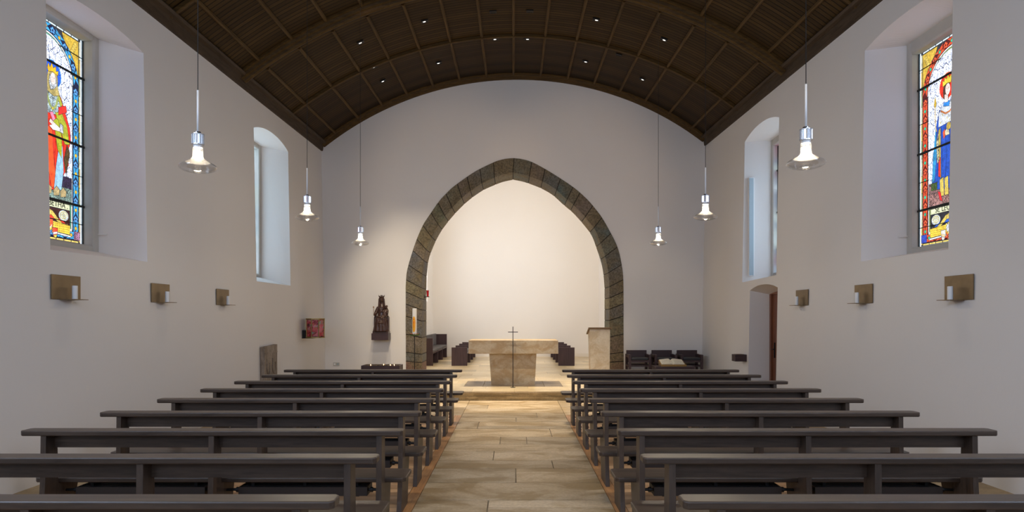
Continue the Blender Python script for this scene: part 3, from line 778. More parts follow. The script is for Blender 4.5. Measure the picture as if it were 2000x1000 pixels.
        P.poly([(c0-0.12, 1.76), (c0+0.10, 1.78), (c0+0.17, 1.66), (c0+0.12, 1.50), (c0-0.12, 1.48), (c0-0.18, 1.62)], (0.62, 0.80, 0.88), 0.9)
        P.poly([(c0+0.10, 1.78), (c0+0.18, 1.66), (c0+0.15, 1.60), (c0+0.08, 1.72)], (0.50, 0.52, 0.05), 0.9)
        P.poly([(c0+0.04, 1.52), (c0+0.16, 1.56), (c0+0.26, 1.42), (c0+0.31, 1.20), (c0+0.22, 1.18), (c0+0.12, 1.36)], (0.48, 0.52, 0.03), 1.0)
        P.poly([(c0-0.02, 1.44), (c0+0.10, 1.46), (c0+0.17, 1.24), (c0+0.16, 1.0), (c0+0.08, 1.10), (c0+0.04, 1.3)], (0.45, 0.50, 0.02), 1.0)
        P.poly([(c0+0.10, 1.60), (c0+0.24, 1.66), (c0+0.26, 1.58), (c0+0.10, 1.50)], (0.80, 0.03, 0.02), 0.7)
        P.line([(c0-0.10, 1.72), (c0-0.06, 1.60), (c0, 1.54), (c0+0.06, 1.60), (c0+0.10, 1.72)], 0.03, (0.28, 0.34, 0.10))
        P.ell(c0, 1.555, 0.016, 0.02, (0.85, 0.65, 0.1), 0.2, 0.003)
        P.poly([(c0-0.06, 1.50), (c0+0.0, 1.52), (c0+0.05, 1.44), (c0+0.0, 1.40)], (0.92, 0.25, 0.42), 0.4)
        P.poly([(c0+0.13, 1.42), (c0+0.19, 1.40), (c0+0.19, 1.30), (c0+0.12, 1.31)], (0.80, 0.82, 0.95), 0.8)
        P.poly([(c0-0.04, 1.43), (c0+0.02, 1.40), (c0+0.13, 1.36), (c0+0.13, 1.31), (c0+0.0, 1.30), (c0-0.07, 1.34), (c0-0.02, 1.36), (c0-0.07, 1.38)], skin, 0.2)
        # veil, wimple, face, crown
        P.poly([(c0-0.09, 1.96), (c0-0.04, 2.04), (c0+0.05, 2.03), (c0+0.09, 1.94), (c0+0.09, 1.82), (c0+0.13, 1.74), (c0+0.02, 1.70), (c0-0.12, 1.74)], (0.58, 0.46, 0.16), 1.0)
        P.poly([(c0-0.06, 1.94), (c0+0.06, 1.94), (c0+0.075, 1.84), (c0+0.03, 1.79), (c0-0.04, 1.76), (c0-0.07, 1.84)], (0.78, 0.84, 0.90), 0.8)
        face(P, c0+0.005, 1.905, 0.048, 0.072, skin, -1)
        P.poly([(c0-0.10, 2.0), (c0-0.08, 2.07), (c0-0.05, 2.03), (c0-0.02, 2.09), (c0+0.01, 2.035), (c0+0.05, 2.07), (c0+0.06, 2.01), (c0+0.10, 2.03), (c0+0.09, 1.96), (c0, 1.985), (c0-0.08, 1.96)], (0.92, 0.52, 0.02), 0.6)
    else:
        mant = [(c0-0.16, 1.66), (c0+0.16, 1.70), (0.30, 1.50), (0.36, 1.10), (0.38, 0.80), (0.30, 0.70), (-0.1, 0.66), (-0.32, 0.8), (-0.28, 1.5)]
        P.poly(mant, (0.015, 0.09, 0.55), 0.9, 0.007)
        for k in range(6): P.line([(c0-0.2+0.08*k, 1.48), (c0-0.24+0.085*k, 1.1), (c0-0.2+0.08*k, 0.78)], 0.007, (0.0, 0.015, 0.12))
        P.poly([(0.30, 1.50), (0.36, 1.12), (0.38, 0.80), (0.32, 0.82), (0.27, 1.2)], (0.03, 0.30, 0.62), 0.8)
        P.poly([(0.20, 1.48), (0.245, 1.45), (0.25, 0.90), (0.19, 0.82)], (0.55, 0.42, 0.08), 1.0)
        P.poly([(0.20, 1.10), (0.245, 1.10), (0.25, 0.86), (0.20, 0.84)], (0.75, 0.03, 0.02), 0.5)
        P.poly([(0.24, 1.44), (0.29, 1.30), (0.27, 1.02), (0.22, 1.06)], (0.72, 0.66, 0.40), 1.0)
        for a in (-0.06, 0.04, 0.13): P.poly([(a, 0.60), (a+0.08, 0.60), (a+0.09, 0.82), (a+0.01, 0.84)], (0.80, 0.62, 0.12), 1.0)
        P.poly([(0.16, 0.53), (0.22, 0.56), (0.26, 0.68), (0.20, 0.66)], (0.80, 0.02, 0.03), 0.4)
        P.poly([(0.27, 0.70), (0.40, 0.70), (0.40, 0.80), (0.27, 0.80)], (0.08, 0.16, 0.03), 1.0)
        P.poly([(c0-0.17, 1.66), (c0-0.06, 1.76), (c0+0.06, 1.76), (c0+0.17, 1.66), (c0+0.18, 1.48), (c0-0.14, 1.50)], (0.78, 0.84, 0.92), 0.5)
        for a, b in ((-0.1, 1.60), (0.0, 1.56), (0.09, 1.62), (0.13, 1.53), (-0.05, 1.52)): P.ell(c0+a, b, 0.008, 0.018, (0.6, 0.5, 0.1), 0, 0.002, n=8)
        P.line([(c0-0.13, 1.70), (c0-0.06, 1.63), (c0+0.03, 1.62), (c0+0.13, 1.68)], 0.022, (0.45, 0.14, 0.03))
        P.poly([(c0-0.06, 1.76), (c0+0.06, 1.78), (c0+0.08, 1.72), (c0-0.04, 1.69)], (0.03, 0.25, 0.75), 0.4)
        P.poly([(c0-0.02, 1.46), (c0+0.05, 1.40), (c0+0.04, 1.34), (c0-0.05, 1.34)], (0.85, 0.80, 0.55), 0.6)
        P.poly([(c0+0.04, 1.44), (c0+0.09, 1.40), (c0+0.07, 1.30), (c0+0.04, 1.34)], (0.9, 0.10, 0.03), 0.3)
        P.ell(c0-0.03, 1.45, 0.05, 0.05, (0.55, 0.40, 0.08), 1.0)
        P.poly([(0.315, 1.72), (0.345, 1.80), (0.33, 1.86), (0.315, 1.90), (0.30, 1.86), (0.285, 1.80)], (0.62, 0.42, 0.04), 0.8)
        P.line([(0.315, 1.74), (0.30, 1.50), (0.28, 1.44)], 0.016, (0.45, 0.32, 0.08))
        P.poly([(c0-0.06, 2.02), (c0+0.05, 2.03), (c0+0.085, 1.93), (c0+0.08, 1.82), (c0+0.04, 1.78), (c0-0.02, 1.80), (c0-0.05, 1.90)], (0.16, 0.07, 0.04), 0.9)
        P.poly([(c0-0.02, 1.86), (c0+0.05, 1.86), (c0+0.05, 1.76), (c0-0.02, 1.75)], skin, 0.2, 0.003)
        face(P, c0-0.015, 1.91, 0.050, 0.074, skin, -1)
        P.poly([(c0-0.09, 2.02), (c0-0.085, 2.08), (c0-0.05, 2.05), (c0-0.02, 2.10), (c0+0.01, 2.05), (c0+0.05, 2.08), (c0+0.055, 2.03), (c0+0.09, 2.05), (c0+0.085, 1.96), (c0, 1.985), (c0-0.08, 1.97)], (0.80, 0.62, 0.05), 0.7)
    # inscription, helmet with mantling, scroll, shields
    P.poly([(-0.45, 0.40), (0.455, 0.40), (0.455, 0.475), (-0.45, 0.475)], (0.72, 0.75, 0.50), 0.2)
    P.poly([(-0.45, 0.17), (0.455, 0.17), (0.455, 0.40), (-0.45, 0.40)], (0.05, 0.01, 0.01) if queen else (0.02, 0.02, 0.03), 0.4)
    for sg in (-1, 1):
        ac = (0.80, 0.04, 0.02) if queen else (0.02, 0.10, 0.55)
        P.poly([(sg*0.02, 0.24), (sg*0.10, 0.33), (sg*0.20, 0.26)], ac, 0.3); P.poly([(sg*0.20, 0.25), (sg*0.28, 0.30), (sg*0.38, 0.23)], ac, 0.3)
        P.poly([(sg*0.06, 0.38), (sg*0.14, 0.36), (sg*0.24, 0.28), (sg*0.34, 0.22), (sg*0.42, 0.24), (sg*0.40, 0.20), (sg*0.30, 0.20), (sg*0.18, 0.26), (sg*0.08, 0.33)], (0.80, 0.62, 0.12), 1.0)
        cx, cy = sg*0.335, 0.325
        P.ell(cx, cy, 0.095, 0.07, (0.75, 0.82, 0.82), 0.6)
        P.line([(cx+0.075*(1-i/30)*math.cos(i*0.5)*sg, cy+0.055*(1-i/30)*math.sin(i*0.5)) for i in range(27)], 0.010, (0.55, 0.45, 0.10))
    for k in range(7): P.ell(-0.09+0.03*k, 0.34+0.02*math.sin(k*2), 0.024, 0.03, random.choice([(0.8, 0.82, 0.85), (0.85, 0.65, 0.15)]), 0.8, 0.003)
    for sg in (-1, 1):
        P.poly([(sg*0.10, 0.115), (sg*0.43, 0.10), (sg*0.44, 0.22), (sg*0.10, 0.24)], (0.86, 0.62, 0.06), 0.3)
        for k in range(4): 
            y0 = 0.215-0.027*k
            for j in range(9): P.line([(sg*(0.12+0.034*j), y0), (sg*(0.12+0.034*j+0.022), y0-0.002)], 0.007, (0.30, 0.15, 0.02))
        P.poly([(sg*0.10, 0.09), (sg*0.45, 0.07), (sg*0.45, 0.098), (sg*0.10, 0.118)], (0.80, 0.84, 0.88), 0.3)
        P.ell(sg*0.45, 0.165, 0.022, 0.022, (0.75, 0.78, 0.80), 0.5, 0.003, n=12)
    def shield(cx, cy, w, h, c1, c2, c3):
        P.poly([(cx-w, cy+h), (cx+w, cy+h), (cx+w*0.95, cy), (cx+w*0.6, cy-h*0.7), (cx, cy-h), (cx-w*0.6, cy-h*0.7), (cx-w*0.95, cy)], c1, 0.3, 0.006)
        P.poly([(cx-w*0.8, cy+h*0.1), (cx+w*0.8, cy+h*0.35), (cx+w*0.8, cy-h*0.1), (cx-w*0.7, cy-h*0.35)], c2, 0.3, 0.003)
        P.poly([(cx-w*0.62, cy-h*0.42), (cx+w*0.7, cy-h*0.2), (cx+w*0.5, cy-h*0.7), (cx, cy-h*0.92)], c3, 0.3, 0.003)
    if queen:
        shield(0.06, 0.18, 0.065, 0.075, (0.92, 0.10, 0.03), (0.88, 0.12, 0.03), (0.90, 0.68, 0.08))
        P.line([(0.06+0.033*math.cos(a), 0.185+0.033*math.sin(a)) for a in [PI+PI*i/10 for i in range(11)]], 0.010, (0.85, 0.87, 0.92)); P.ell(0.06, 0.215, 0.012, 0.012, (0.9, 0.7, 0.1), 0, 0.002, n=8)
        shield(0.155, 0.095, 0.05, 0.065, (0.85, 0.06, 0.02), (0.86, 0.88, 0.92), (0.75, 0.72, 0.08))
    else:
        P.ell(0.06, 0.19, 0.045, 0.055, (0.78, 0.82, 0.90), 0.6)
        for k in range(8): P.ell(0.06+0.055*math.cos(k*0.8), 0.19+0.062*math.sin(k*0.8), 0.017, 0.017, (0.8, 0.6, 0.08), 0.8, 0.002, n=8)
        shield(0.16, 0.105, 0.05, 0.07, (0.75, 0.74, 0.70), (0.80, 0.55, 0.30), (0.82, 0.82, 0.80))
def face(P, cx, cy, rx, ry, skin, d):
    P.ell(cx, cy, rx, ry, skin, 0.12, 0.003)
    br = (0.25, 0.10, 0.06)
    for e in (-0.020, 0.018):
        P.line([(cx+e-0.011, cy+0.017), (cx+e, cy+0.021), (cx+e+0.011, cy+0.017)], 0.0035, br)
        P.ell(cx+e, cy+0.008, 0.008, 0.0045, (0.16, 0.08, 0.05), 0, 0, n=8)
    P.line([(cx+d*0.002, cy+0.014), (cx+d*0.007, cy-0.016), (cx-d*0.002, cy-0.019)], 0.003, br)
    P.line([(cx-0.012, cy-0.036), (cx, cy-0.034), (cx+0.010, cy-0.037)], 0.005, (0.6, 0.15, 0.10))
def text_part(body, size, loc, rot, mat, name, parent, ext=0.001):
    c = bpy.data.curves.new(name, 'FONT'); c.body = body; c.size = size; c.align_x = 'CENTER'; c.align_y = 'CENTER'; c.extrude = ext
    o = bpy.data.objects.new(name, c); COL.objects.link(o); o.rotation_euler = rot; o.location = loc
    bpy.context.view_layer.update(); me = bpy.data.meshes.new_from_object(o); me.materials.clear(); me.materials.append(mat)
    n = bpy.data.objects.new(name, me); COL.objects.link(n); n.location = loc; n.rotation_euler = rot; n.parent = parent
    bpy.data.objects.remove(o, do_unlink=True); return n
def plain_lead_glass(P, cols):
    WH, H = 0.69, 2.60
    P.poly([(-WH, 0), (WH, 0), (WH, H), (-WH, H)], (0.03, 0.03, 0.04), 0, 0); n = 10
    for i in range(n):
        for j in range(20):
            a0 = -WH+0.01+(2*WH-0.02)*i/n; a1 = -WH+0.01+(2*WH-0.02)*(i+1)/n; b0 = H*j/20; b1 = H*(j+1)/20
            P.poly([(a0, b0), (a1, b0), (a1, b1), (a0, b1)], random.choice(cols), 0.4, 0.005)
def window(n, op, sg, yc, z0, gx, draw, H=2.58):
    root = empty('window_%d' % n, (0, 0, 0), kind='structure')
    P = Pane(gx, yc, z0, sg); draw(P); P.m.build('stained_glass', M_STAIN, root, fix=False)
    # stone frame between splay and glass
    f = MB(); ya, yb = op['by']; b0, b1 = op['bz0'], op['bz1']; WH = 0.69; X0, X1 = sg*5.30, sg*(gx+0.06); XM = sg*(gx-0.05)
    for (a, b) in ((ya-0.02, yc-WH), (yc+WH, yb+0.02)):
        f.box(X0, X1, a, b, b0-0.15, b1+0.1)
        e0, e1 = (b-0.03, b) if b < yc else (a, a+0.03)
    f.box(X0, X1, yc-WH, yc+WH, b0-0.15, z0); f.box(X0, X1, yc-WH, yc+WH, z0+H, b1+0.1)
    f.build('stone_frame', M_FRAMEST, root, bevel=0.018, seg=1)
    for t in (0.485, 1.235, 2.09):
        g = MB(); g.box(sg*(gx-0.035), sg*(gx-0.012), yc-WH-0.02, yc+WH+0.02, z0+t-0.012, z0+t+0.014); g.build('saddle_bar', M_LEAD, root)
    for t in (0.26, 0.86, 1.63, 2.35):
        g = MB(); g.box(sg*(gx-0.02), sg*(gx-0.010), yc-WH-0.005, yc+WH+0.005, z0+t-0.004, z0+t+0.004); g.build('saddle_bar', M_LEAD, root)
    g = MB(); g.box(sg*(gx-0.02), sg*(gx+0.01), yc-WH-0.004, yc-WH+0.012, z0, z0+H); g.box(sg*(gx-0.02), sg*(gx+0.01), yc+WH-0.012, yc+WH+0.004, z0, z0+H)
    g.build('lead_edge', M_LEAD, root)
    return root
BLUE = dict(ground=(0.008, 0.014, 0.06), leaf=(0.06, 0.42, 0.85), gem=(0.92, 0.52, 0.04), flower=(0.12, 0.40, 0.90), corner=(0.62, 0.30, 0.50), fillet=(0.12, 0.42, 0.25), soil=(0.30, 0.45, 0.40), soil2=(0.05, 0.03, 0.10), halo=(0.02, 0.12, 0.85), halo2=(0.03, 0.30, 0.95))
REDP = dict(ground=(0.10, 0.006, 0.006), leaf=(0.88, 0.10, 0.03), gem=(0.03, 0.55, 0.32), flower=(0.90, 0.12, 0.04), corner=(0.04, 0.08, 0.55), fillet=(0.30, 0.42, 0.10), soil=(0.52, 0.28, 0.26), soil2=(0.45, 0.25, 0.24), halo=(0.88, 0.03, 0.01), halo2=(0.95, 0.16, 0.03))
w1 = window(1, L1, -1, 7.93, 2.57, 5.45, lambda P: saint_window(P, BLUE, True))
text_part('S. ELIZABETHA .', 0.1, (-5.405, 7.93, 2.57+0.437), (PI/2, 0, PI/2), M_LEAD, 'inscription', w1)
w2 = window(2, R1, 1, 8.42, 2.59, 5.42, lambda P: saint_window(P, REDP, False))
text_part('St. LEOPOLD', 0.1, (5.375, 8.42, 2.59+0.437), (PI/2, 0, -PI/2), M_LEAD, 'inscription', w2)
PALE = [(2.2, 2.8, 3.4), (1.7, 2.4, 2.8), (2.4, 2.9, 3.6), (1.2, 1.9, 2.7), (2.0, 2.6, 2.7), (0.5, 0.12, 0.25), (0.3, 0.5, 0.9)]
window(3, L2, -1, 13.55, 2.57, 5.45, lambda P: plain_lead_glass(P, PALE[:5]), 2.60)
window(4, R2, 1, 13.28, 2.57, 5.42, lambda P: plain_lead_glass(P, PALE), 2.60)
# small iron stays on the stone frames
for (x, y, z, sg) in ((-5.28, 8.70, 2.72, -1), (5.28, 9.17, 2.75, 1)):
    m = MB(); m.tube([(x, y-0.02, z), (x-sg*0.12, y-0.03, z-0.005)], 0.007, 8)
    tag(m.build('window_stay', M_WHITEP), 'thin pale metal stay rod on the stone frame of the %s window' % ('crowned woman' if sg < 0 else 'crowned king'), 'rod')

# door in the right wall
d = empty('door_1', (5.16, 12.30, 0), kind='structure')
m = MB(); m.box(0.02, 0.09, 0.02, 1.45, 0.0, 2.20); m.build('leaf', M_DOOR, d, bevel=0.004)
m = MB(); m.box(-0.02, 0.05, 1.34, 1.42, 0.0, 2.20); m.box(-0.02, 0.05, 0.0, 0.07, 0.0, 2.20); m.box(-0.02, 0.05, 0.07, 1.34, 2.12, 2.24); m.build('frame', M_DOOR, d, bevel=0.004)
m = MB(); m.box(0.0, 0.022, 0.30, 1.12, 0.2, 0.9); m.box(0.0, 0.022, 0.30, 1.12, 1.1, 1.95); m.build('panel', M_DOOR, d, bevel=0.01)
h = MB(); h.box(0.0, 0.02, 1.205, 1.235, 0.86, 1.16); h.tube([(0.01, 1.22, 1.03), (-0.05, 1.22, 1.03), (-0.055, 1.12, 1.035)], 0.009, 8); h.build('handle', M_BLACK, d)

# ------------------------------------------------------------------ pews
def make_pew(sg, ln, name='church_pew'):
    """origin on the floor at the aisle end of the rail, y = 0 the edge of the rail towards the rear"""
    root = empty(name)
    def X(l): return sg*l
    def slab(u0, u1, z0, z1, cut):
        a = [(0, u0+cut), (cut*0.9, u0), (ln-cut*0.9, u0), (ln, u0+cut), (ln, u1-cut), (ln-cut, u1), (cut, u1), (0, u1-cut)]
        return [(X(p), q) for p, q in a]
    m = MB(); m.prism(slab(0, 0.135, 0, 0, 0.022), 0.812, 0.85, 'z'); m.build('top_rail', M_PEW_H, root, bevel=0.007, seg=3)
    m = MB(); m.prism(slab(0.147, 0.475, 0, 0, 0.03), 0.443, 0.477, 'z'); m.build('seat', M_PEW_H, root, bevel=0.007, seg=3)
    prof = [(-0.085, 0), (-0.055, 0.10), (-0.028, 0.22), (-0.008, 0.36), (0.004, 0.50), (0.010, 0.812), (0.135, 0.812), (0.142, 0.60), (0.146, 0.443),
            (0.385, 0.443), (0.350, 0.30), (0.30, 0.12), (0.275, 0)]
    th = 0.040; ins = 0.150
    xs = (ins, ln/2-th/2, ln-ins-th)
    for l in xs:
        m = MB(); m.prism(prof, X(l), X(l+th), 'x'); m.build('end_panel' if l != xs[1] else 'middle_panel', M_PEW_V, root, bevel=0.003)
    for a, b in ((xs[0]+th, xs[1]), (xs[1]+th, xs[2])):
        m = MB(); m.box(X(a), X(b), 0.100, 0.126, 0.712, 0.812); m.build('backboard', M_PEW_H, root, bevel=0.002)
        c0, c1 = a+0.10, b-0.11
        m = MB(); m.box(X(c0), X(c1), 0.20, 0.215, 0.31, 0.375); m.box(X(c0), X(c1), 0.365, 0.38, 0.31, 0.375); m.box(X(c0), X(c1), 0.215, 0.365, 0.31, 0.33)
        m.box(X(c0), X(c0+0.012), 0.215, 0.365, 0.33, 0.375); m.box(X(c1-0.012), X(c1), 0.215, 0.365, 0.33, 0.375)
        h = m.build('heater', M_HEAT, root); h.location = (0, -0.025, 0.027)
        t = MB()
        for k in range(5): t.box(X(c0+0.012), X(c1-0.012), 0.225+0.03*k, 0.237+0.03*k, 0.345, 0.372)
        t.build('heater_grille', M_BLACKM, h)
        for q in (c0+0.09, (c0+c1)/2, c1-0.09):
            t = MB(); t.box(X(q-0.012), X(q+0.012), 0.25, 0.33, 0.37, 0.418)
            t.box(X(q-0.02), X(q+0.02), 0.24, 0.345, 0.295, 0.312); t.box(X(q-0.012), X(q+0.012), 0.33, 0.345, 0.305, 0.418)
            t.build('heater_bracket', M_BLACKM, h)
        for e_, en, dr in ((c0, a, -1), (c1, b, 1)):
            t = MB(); t.tube([(X(e_), 0.25, 0.345), (X(e_+dr*0.012), 0.25, 0.345), (X(e_+dr*0.013), 0.25, 0.345), (X(e_+dr*0.033), 0.25, 0.345), (X(e_+dr*0.034), 0.25, 0.345), (X(e_+dr*0.05), 0.25, 0.345), (X(en), 0.26, 0.34)], [0.011, 0.011, 0.020, 0.020, 0.012, 0.011, 0.011], 8)
            t.build('heater_connector', M_BLACKM, h)
    m = MB(); zc = [0.442-0.018*i for i in range(24)]
    m.tube([(X(xs[0]+th+0.025+0.006*math.sin(i*2.3)), 0.25+0.005*math.cos(i*2.1), z) for i, z in enumerate(zc)], [0.006 if i % 2 else 0.009 for i in range(24)], 6)
    m.build('cable', M_CABLE, root)
    return root
ORD = ['rearmost row', 'second row from the rear', 'third row from the rear', 'fourth row from the rear', 'middle row of nine', 'fourth row from the step', 'third row from the step', 'second row from the step', 'front row by the step']
for sg, x0, ln, side in ((-1, -0.80, 2.76, 'statue side'), (1, 0.757, 2.74, 'door side')):
    proto = make_pew(sg, ln)
    for k in range(9):
        o = proto if k == 0 else copy_tree(proto)
        o.location = (x0, 3.03+0.94*k, 0)
        tag(o, 'dark wooden pew on the %s of the aisle, %s' % (side, ORD[k]), 'pew', 'pews on the %s of the aisle' % side)

# ------------------------------------------------------------------ pendant lamps
def make_lamp():
    root = empty('pendant_lamp')                       # origin at the widest point of the glass
    pr = [(0.0405, 0.155), (0.0400, 0.10), (0.0405, 0.078), (0.048, 0.062), (0.066, 0.048), (0.095, 0.034), (0.125, 0.018), (0.141, 0.006), (0.145, -0.006), (0.139, -0.018), (0.120, -0.030), (0.085, -0.041), (0.045, -0.046), (0.034, -0.046), (0.030, -0.040), (0.018, -0.038), (0.010, -0.050), (0.002, -0.052)]
    m = MB(); m.lathe(pr, 40, caps=False); m.build('glass_shade', M_GLASS, root, smooth=True)
    m = MB(); m.lathe([(0.0405, 0.155), (0.0400, 0.10), (0.0405, 0.078), (0.048, 0.062), (0.066, 0.048), (0.092, 0.0345)], 32, c=(0, 0, -0.001), caps=False); m.build('frosted_neck', M_FROST, root, smooth=True)
    m = MB(); m.lathe([(0.004, 0.125), (0.024, 0.122), (0.027, 0.10), (0.022, 0.078), (0.012, 0.066), (0.003, 0.062)], 16); m.build('bulb', M_BULB, root, smooth=True)
    m = MB(); n = 32; vs = []
    pts = [((0.048 if i % 2 else 0.041)*math.cos(2*PI*i/n), (0.048 if i % 2 else 0.041)*math.sin(2*PI*i/n)) for i in range(n)]
    m.prism(pts, 0.178, 0.255, 'z'); m.lathe([(0.049, 0.172), (0.049, 0.178)], 32); m.lathe([(0.049, 0.255), (0.049, 0.259), (0.026, 0.262), (0.024, 0.276), (0.012, 0.282)], 32)
    m.build('ribbed_socket', M_CHROME, root)
    m = MB(); m.lathe([(0.034, 0.150), (0.034, 0.172)], 24); m.build('collar', M_WHITEP, root, smooth=False)
    m = MB(); m.tube([(0, 0, 0.28), (0, 0, 0.61)], 0.0085, 12); m.build('rod', M_WHITEP, root, smooth=True)
    return root
lamp = make_lamp(); first = True
LP = [(-2.52, 5.45, 2.87, 'left of the crowned woman window'), (-2.57, 8.5, 2.913, 'between the two statue side windows'), (-2.58, 11.5, 2.92, 'high beside the statue'),
      (2.27, 5.30, 2.867, 'beside the crowned king window'), (2.39, 8.5, 2.92, 'level with the wall speaker window'), (2.44, 11.5, 2.92, 'between arch and armchair corner')]
WH = ['nearest the viewer on the statue side', 'middle one of the three on the statue side', 'farthest of the three on the statue side',
      'nearest the viewer on the door side', 'middle one of the three on the door side', 'farthest of the three on the door side']
tops = []
for (x, y, z, _), wh in zip(LP, WH):
    o = lamp if first else copy_tree(lamp); first = False
    o.location = (x, y, z)
    pl = bpy.data.lights.new('lamp_light', 'POINT'); pl.energy = 13; pl.color = (1.0, 0.86, 0.66); pl.shadow_soft_size = 0.03
    po = bpy.data.objects.new('lamp_light', pl); COL.objects.link(po); po.parent = o; po.location = (0, 0, 0.03)
    tag(o, 'clear glass disc pendant lamp, '+wh, 'pendant lamp', 'glass pendant lamps')
    zt = vault_z(x, y)
    m = MB(); m.tube([(0, 0, 0.60), (0, 0, zt-z)], 0.0032, 6); m.build('cord', M_BLACKM, o)
    tops.append(o)

# ------------------------------------------------------------------ wall sconces and their candles
SC = [(-1, 7.235, 2.11, 1.855, 'below the crowned woman window'), (-1, 9.17, 2.115, 1.865, 'in the middle of the statue side wall'), (-1, 11.13, 2.12, 1.865, 'below the narrow statue side window'),
      (1, 7.27, 2.115, 1.85, 'farthest from the door'), (1, 9.25, 2.11, 1.855, 'middle of three, below the crowned king window'), (1, 11.22, 2.115, 1.86, 'closest to the door')]
for sg, y, z1, z0, wh in SC:
    X = wx(2.0)
    e = empty('wall_sconce', (sg*X, y, z0), 'brass wall plate with candle shelf, '+wh, 'sconce', 'brass wall sconces')
    p = MB(); p.box(sg*-0.008, sg*-0.022, -0.232, 0.232, 0, z1-z0); p.build('back_plate', M_BRASS, e, bevel=0.002)
    b = MB(); b.box(0.0, sg*-0.008, -0.15, 0.15, 0.05, 0.20); b.build('wall_mount', M_BLACK, e)
    s_ = MB(); s_.box(sg*-0.022, sg*-0.175, -0.10, 0.125, -0.004, 0.003); s_.build('shelf', M_BRASS, e)
    c = empty('candle', (sg*(X-0.095), y+0.02, z0+0.003), 'white pillar candle on the sconce '+wh, 'candle', 'candles on the wall sconces')
    m = MB(); m.lathe([(0.027, 0), (0.027, 0.140), (0.024, 0.144), (0.006, 0.141)], 24); m.build('wax', M_WAX, c, smooth=False)
    m = MB(); m.tube([(0, 0, 0.138), (0.001, 0, 0.152)], 0.0012, 6); m.build('wick', M_BLACK, c)

# ------------------------------------------------------------------ altar, cross, lectern, paschal candle
a = empty('altar', (0, 15.1, HP), 'massive pale limestone block altar on a tapered base below the arch', 'altar')
m = MB(); m.box(-0.965, 0.958, -0.46, 0.56, 0.70, 0.985); m.build('altar_table', M_ALTAR, a, bevel=0.004)
m = MB(); q0 = [(-0.485, -0.17, 0.0), (0.465, -0.17, 0.0), (0.465, 0.34, 0.0), (-0.485, 0.34, 0.0)]; q1 = [(-0.53, -0.24, 0.70), (0.50, -0.24, 0.70), (0.50, 0.40, 0.70), (-0.53, 0.40, 0.70)]
m.hexa(q0, q1); m.build('altar_base', M_ALTAR, a, bevel=0.004)
c = empty('standing_cross', (-0.012, 14.42, HP), 'thin black metal cross standing on the floor before the altar', 'cross')
m = MB(); m.box(-0.008, 0.008, -0.008, 0.008, 0.004, 1.285); m.build('upright', M_BLACK, c)
m = MB(); m.box(-0.105, 0.105, -0.010, 0.008, 1.165, 1.179); m.build('crossbar', M_BLACK, c)
m = MB(); m.box(-0.05, 0.05, -0.05, 0.05, 0, 0.005); m.build('foot_plate', M_BLACK, c)
l = empty('lectern', (1.95, 15.3, HP), 'pale limestone lectern block with a sloping brass reading top', 'lectern')
m = MB(); m.hexa([(-0.215, 0.02, 0), (0.205, 0.02, 0), (0.205, 0.32, 0), (-0.215, 0.32, 0)], [(-0.242, 0.0, 1.215), (0.215, 0.0, 1.215), (0.215, 0.34, 1.105), (-0.242, 0.34, 1.105)]); m.build('pillar', M_AMBO, l, bevel=0.004)
m = MB(); m.hexa([(-0.275, -0.04, 1.228), (0.235, -0.04, 1.228), (0.235, 0.42, 1.09), (-0.275, 0.42, 1.09)], [(-0.275, -0.04, 1.256), (0.235, -0.04, 1.256), (0.235, 0.42, 1.118), (-0.275, 0.42, 1.118)]); m.build('reading_top', M_STAND, l)
p = empty('paschal_candle_stand', (-2.32, 16.0, HP), 'slim black iron candle stand before the left foot of the arch', 'candle stand')
m = MB(); m.tube([(0, 0, 0.01), (0, 0, 1.045)], 0.0095, 10); m.build('pole', M_BLACK, p)
m = MB(); m.lathe([(0.12, 0), (0.12, 0.010), (0.02, 0.02)], 24); m.build('foot', M_BLACK, p)
m = MB(); m.lathe([(0.075, 1.045), (0.078, 1.055), (0.05, 1.057)], 24); m.build('drip_plate', M_BLACK, p)
w = empty('candle_wreath', (-2.32, 16.0, HP+1.057), 'small leafy wreath with red berries around the tall candle foot', 'wreath')
m = MB(); r = random.Random(3)
for k in range(90):
    a_ = r.uniform(0, 2*PI); rr = r.uniform(0.082, 0.112); cx, cy = rr*math.cos(a_), rr*math.sin(a_); cz = 0.012+r.uniform(0, 0.022)
    an = a_+r.uniform(-0.8, 0.8); L = 0.022; dx, dy = math.cos(an)*L, math.sin(an)*L
    m.add([(cx-dx, cy-dy, cz), (cx-dy*0.4, cy+dx*0.4, cz+0.006), (cx+dx, cy+dy, cz+r.uniform(-0.006, 0.008)), (cx+dy*0.4, cy-dx*0.4, cz-0.004), (cx, cy, cz+0.004)], [(0, 1, 4), (1, 2, 4), (2, 3, 4), (3, 0, 4)])
m.lathe([(0.058, 0.0), (0.112, 0.0), (0.108, 0.014), (0.062, 0.016)], 30, caps=False); m.build('leaves', M_LEAF, w, fix=False)
m = MB()
for k in range(12): a_ = k*2*PI/12+0.2; m.ball((0.088*math.cos(a_), 0.088*math.sin(a_), 0.036), 0.010, 8, 6)
m.build('berries', M_BERRY, w, smooth=True)
c = empty('paschal_candle', (-2.32, 16.0, HP+1.057), 'tall thick white candle painted with an orange figure and red cross', 'candle')
m = MB(); m.lathe([(0.051, 0), (0.051, 0.625), (0.047, 0.633), (0.010, 0.628)], 40); m.build('wax', M_WAX, c)
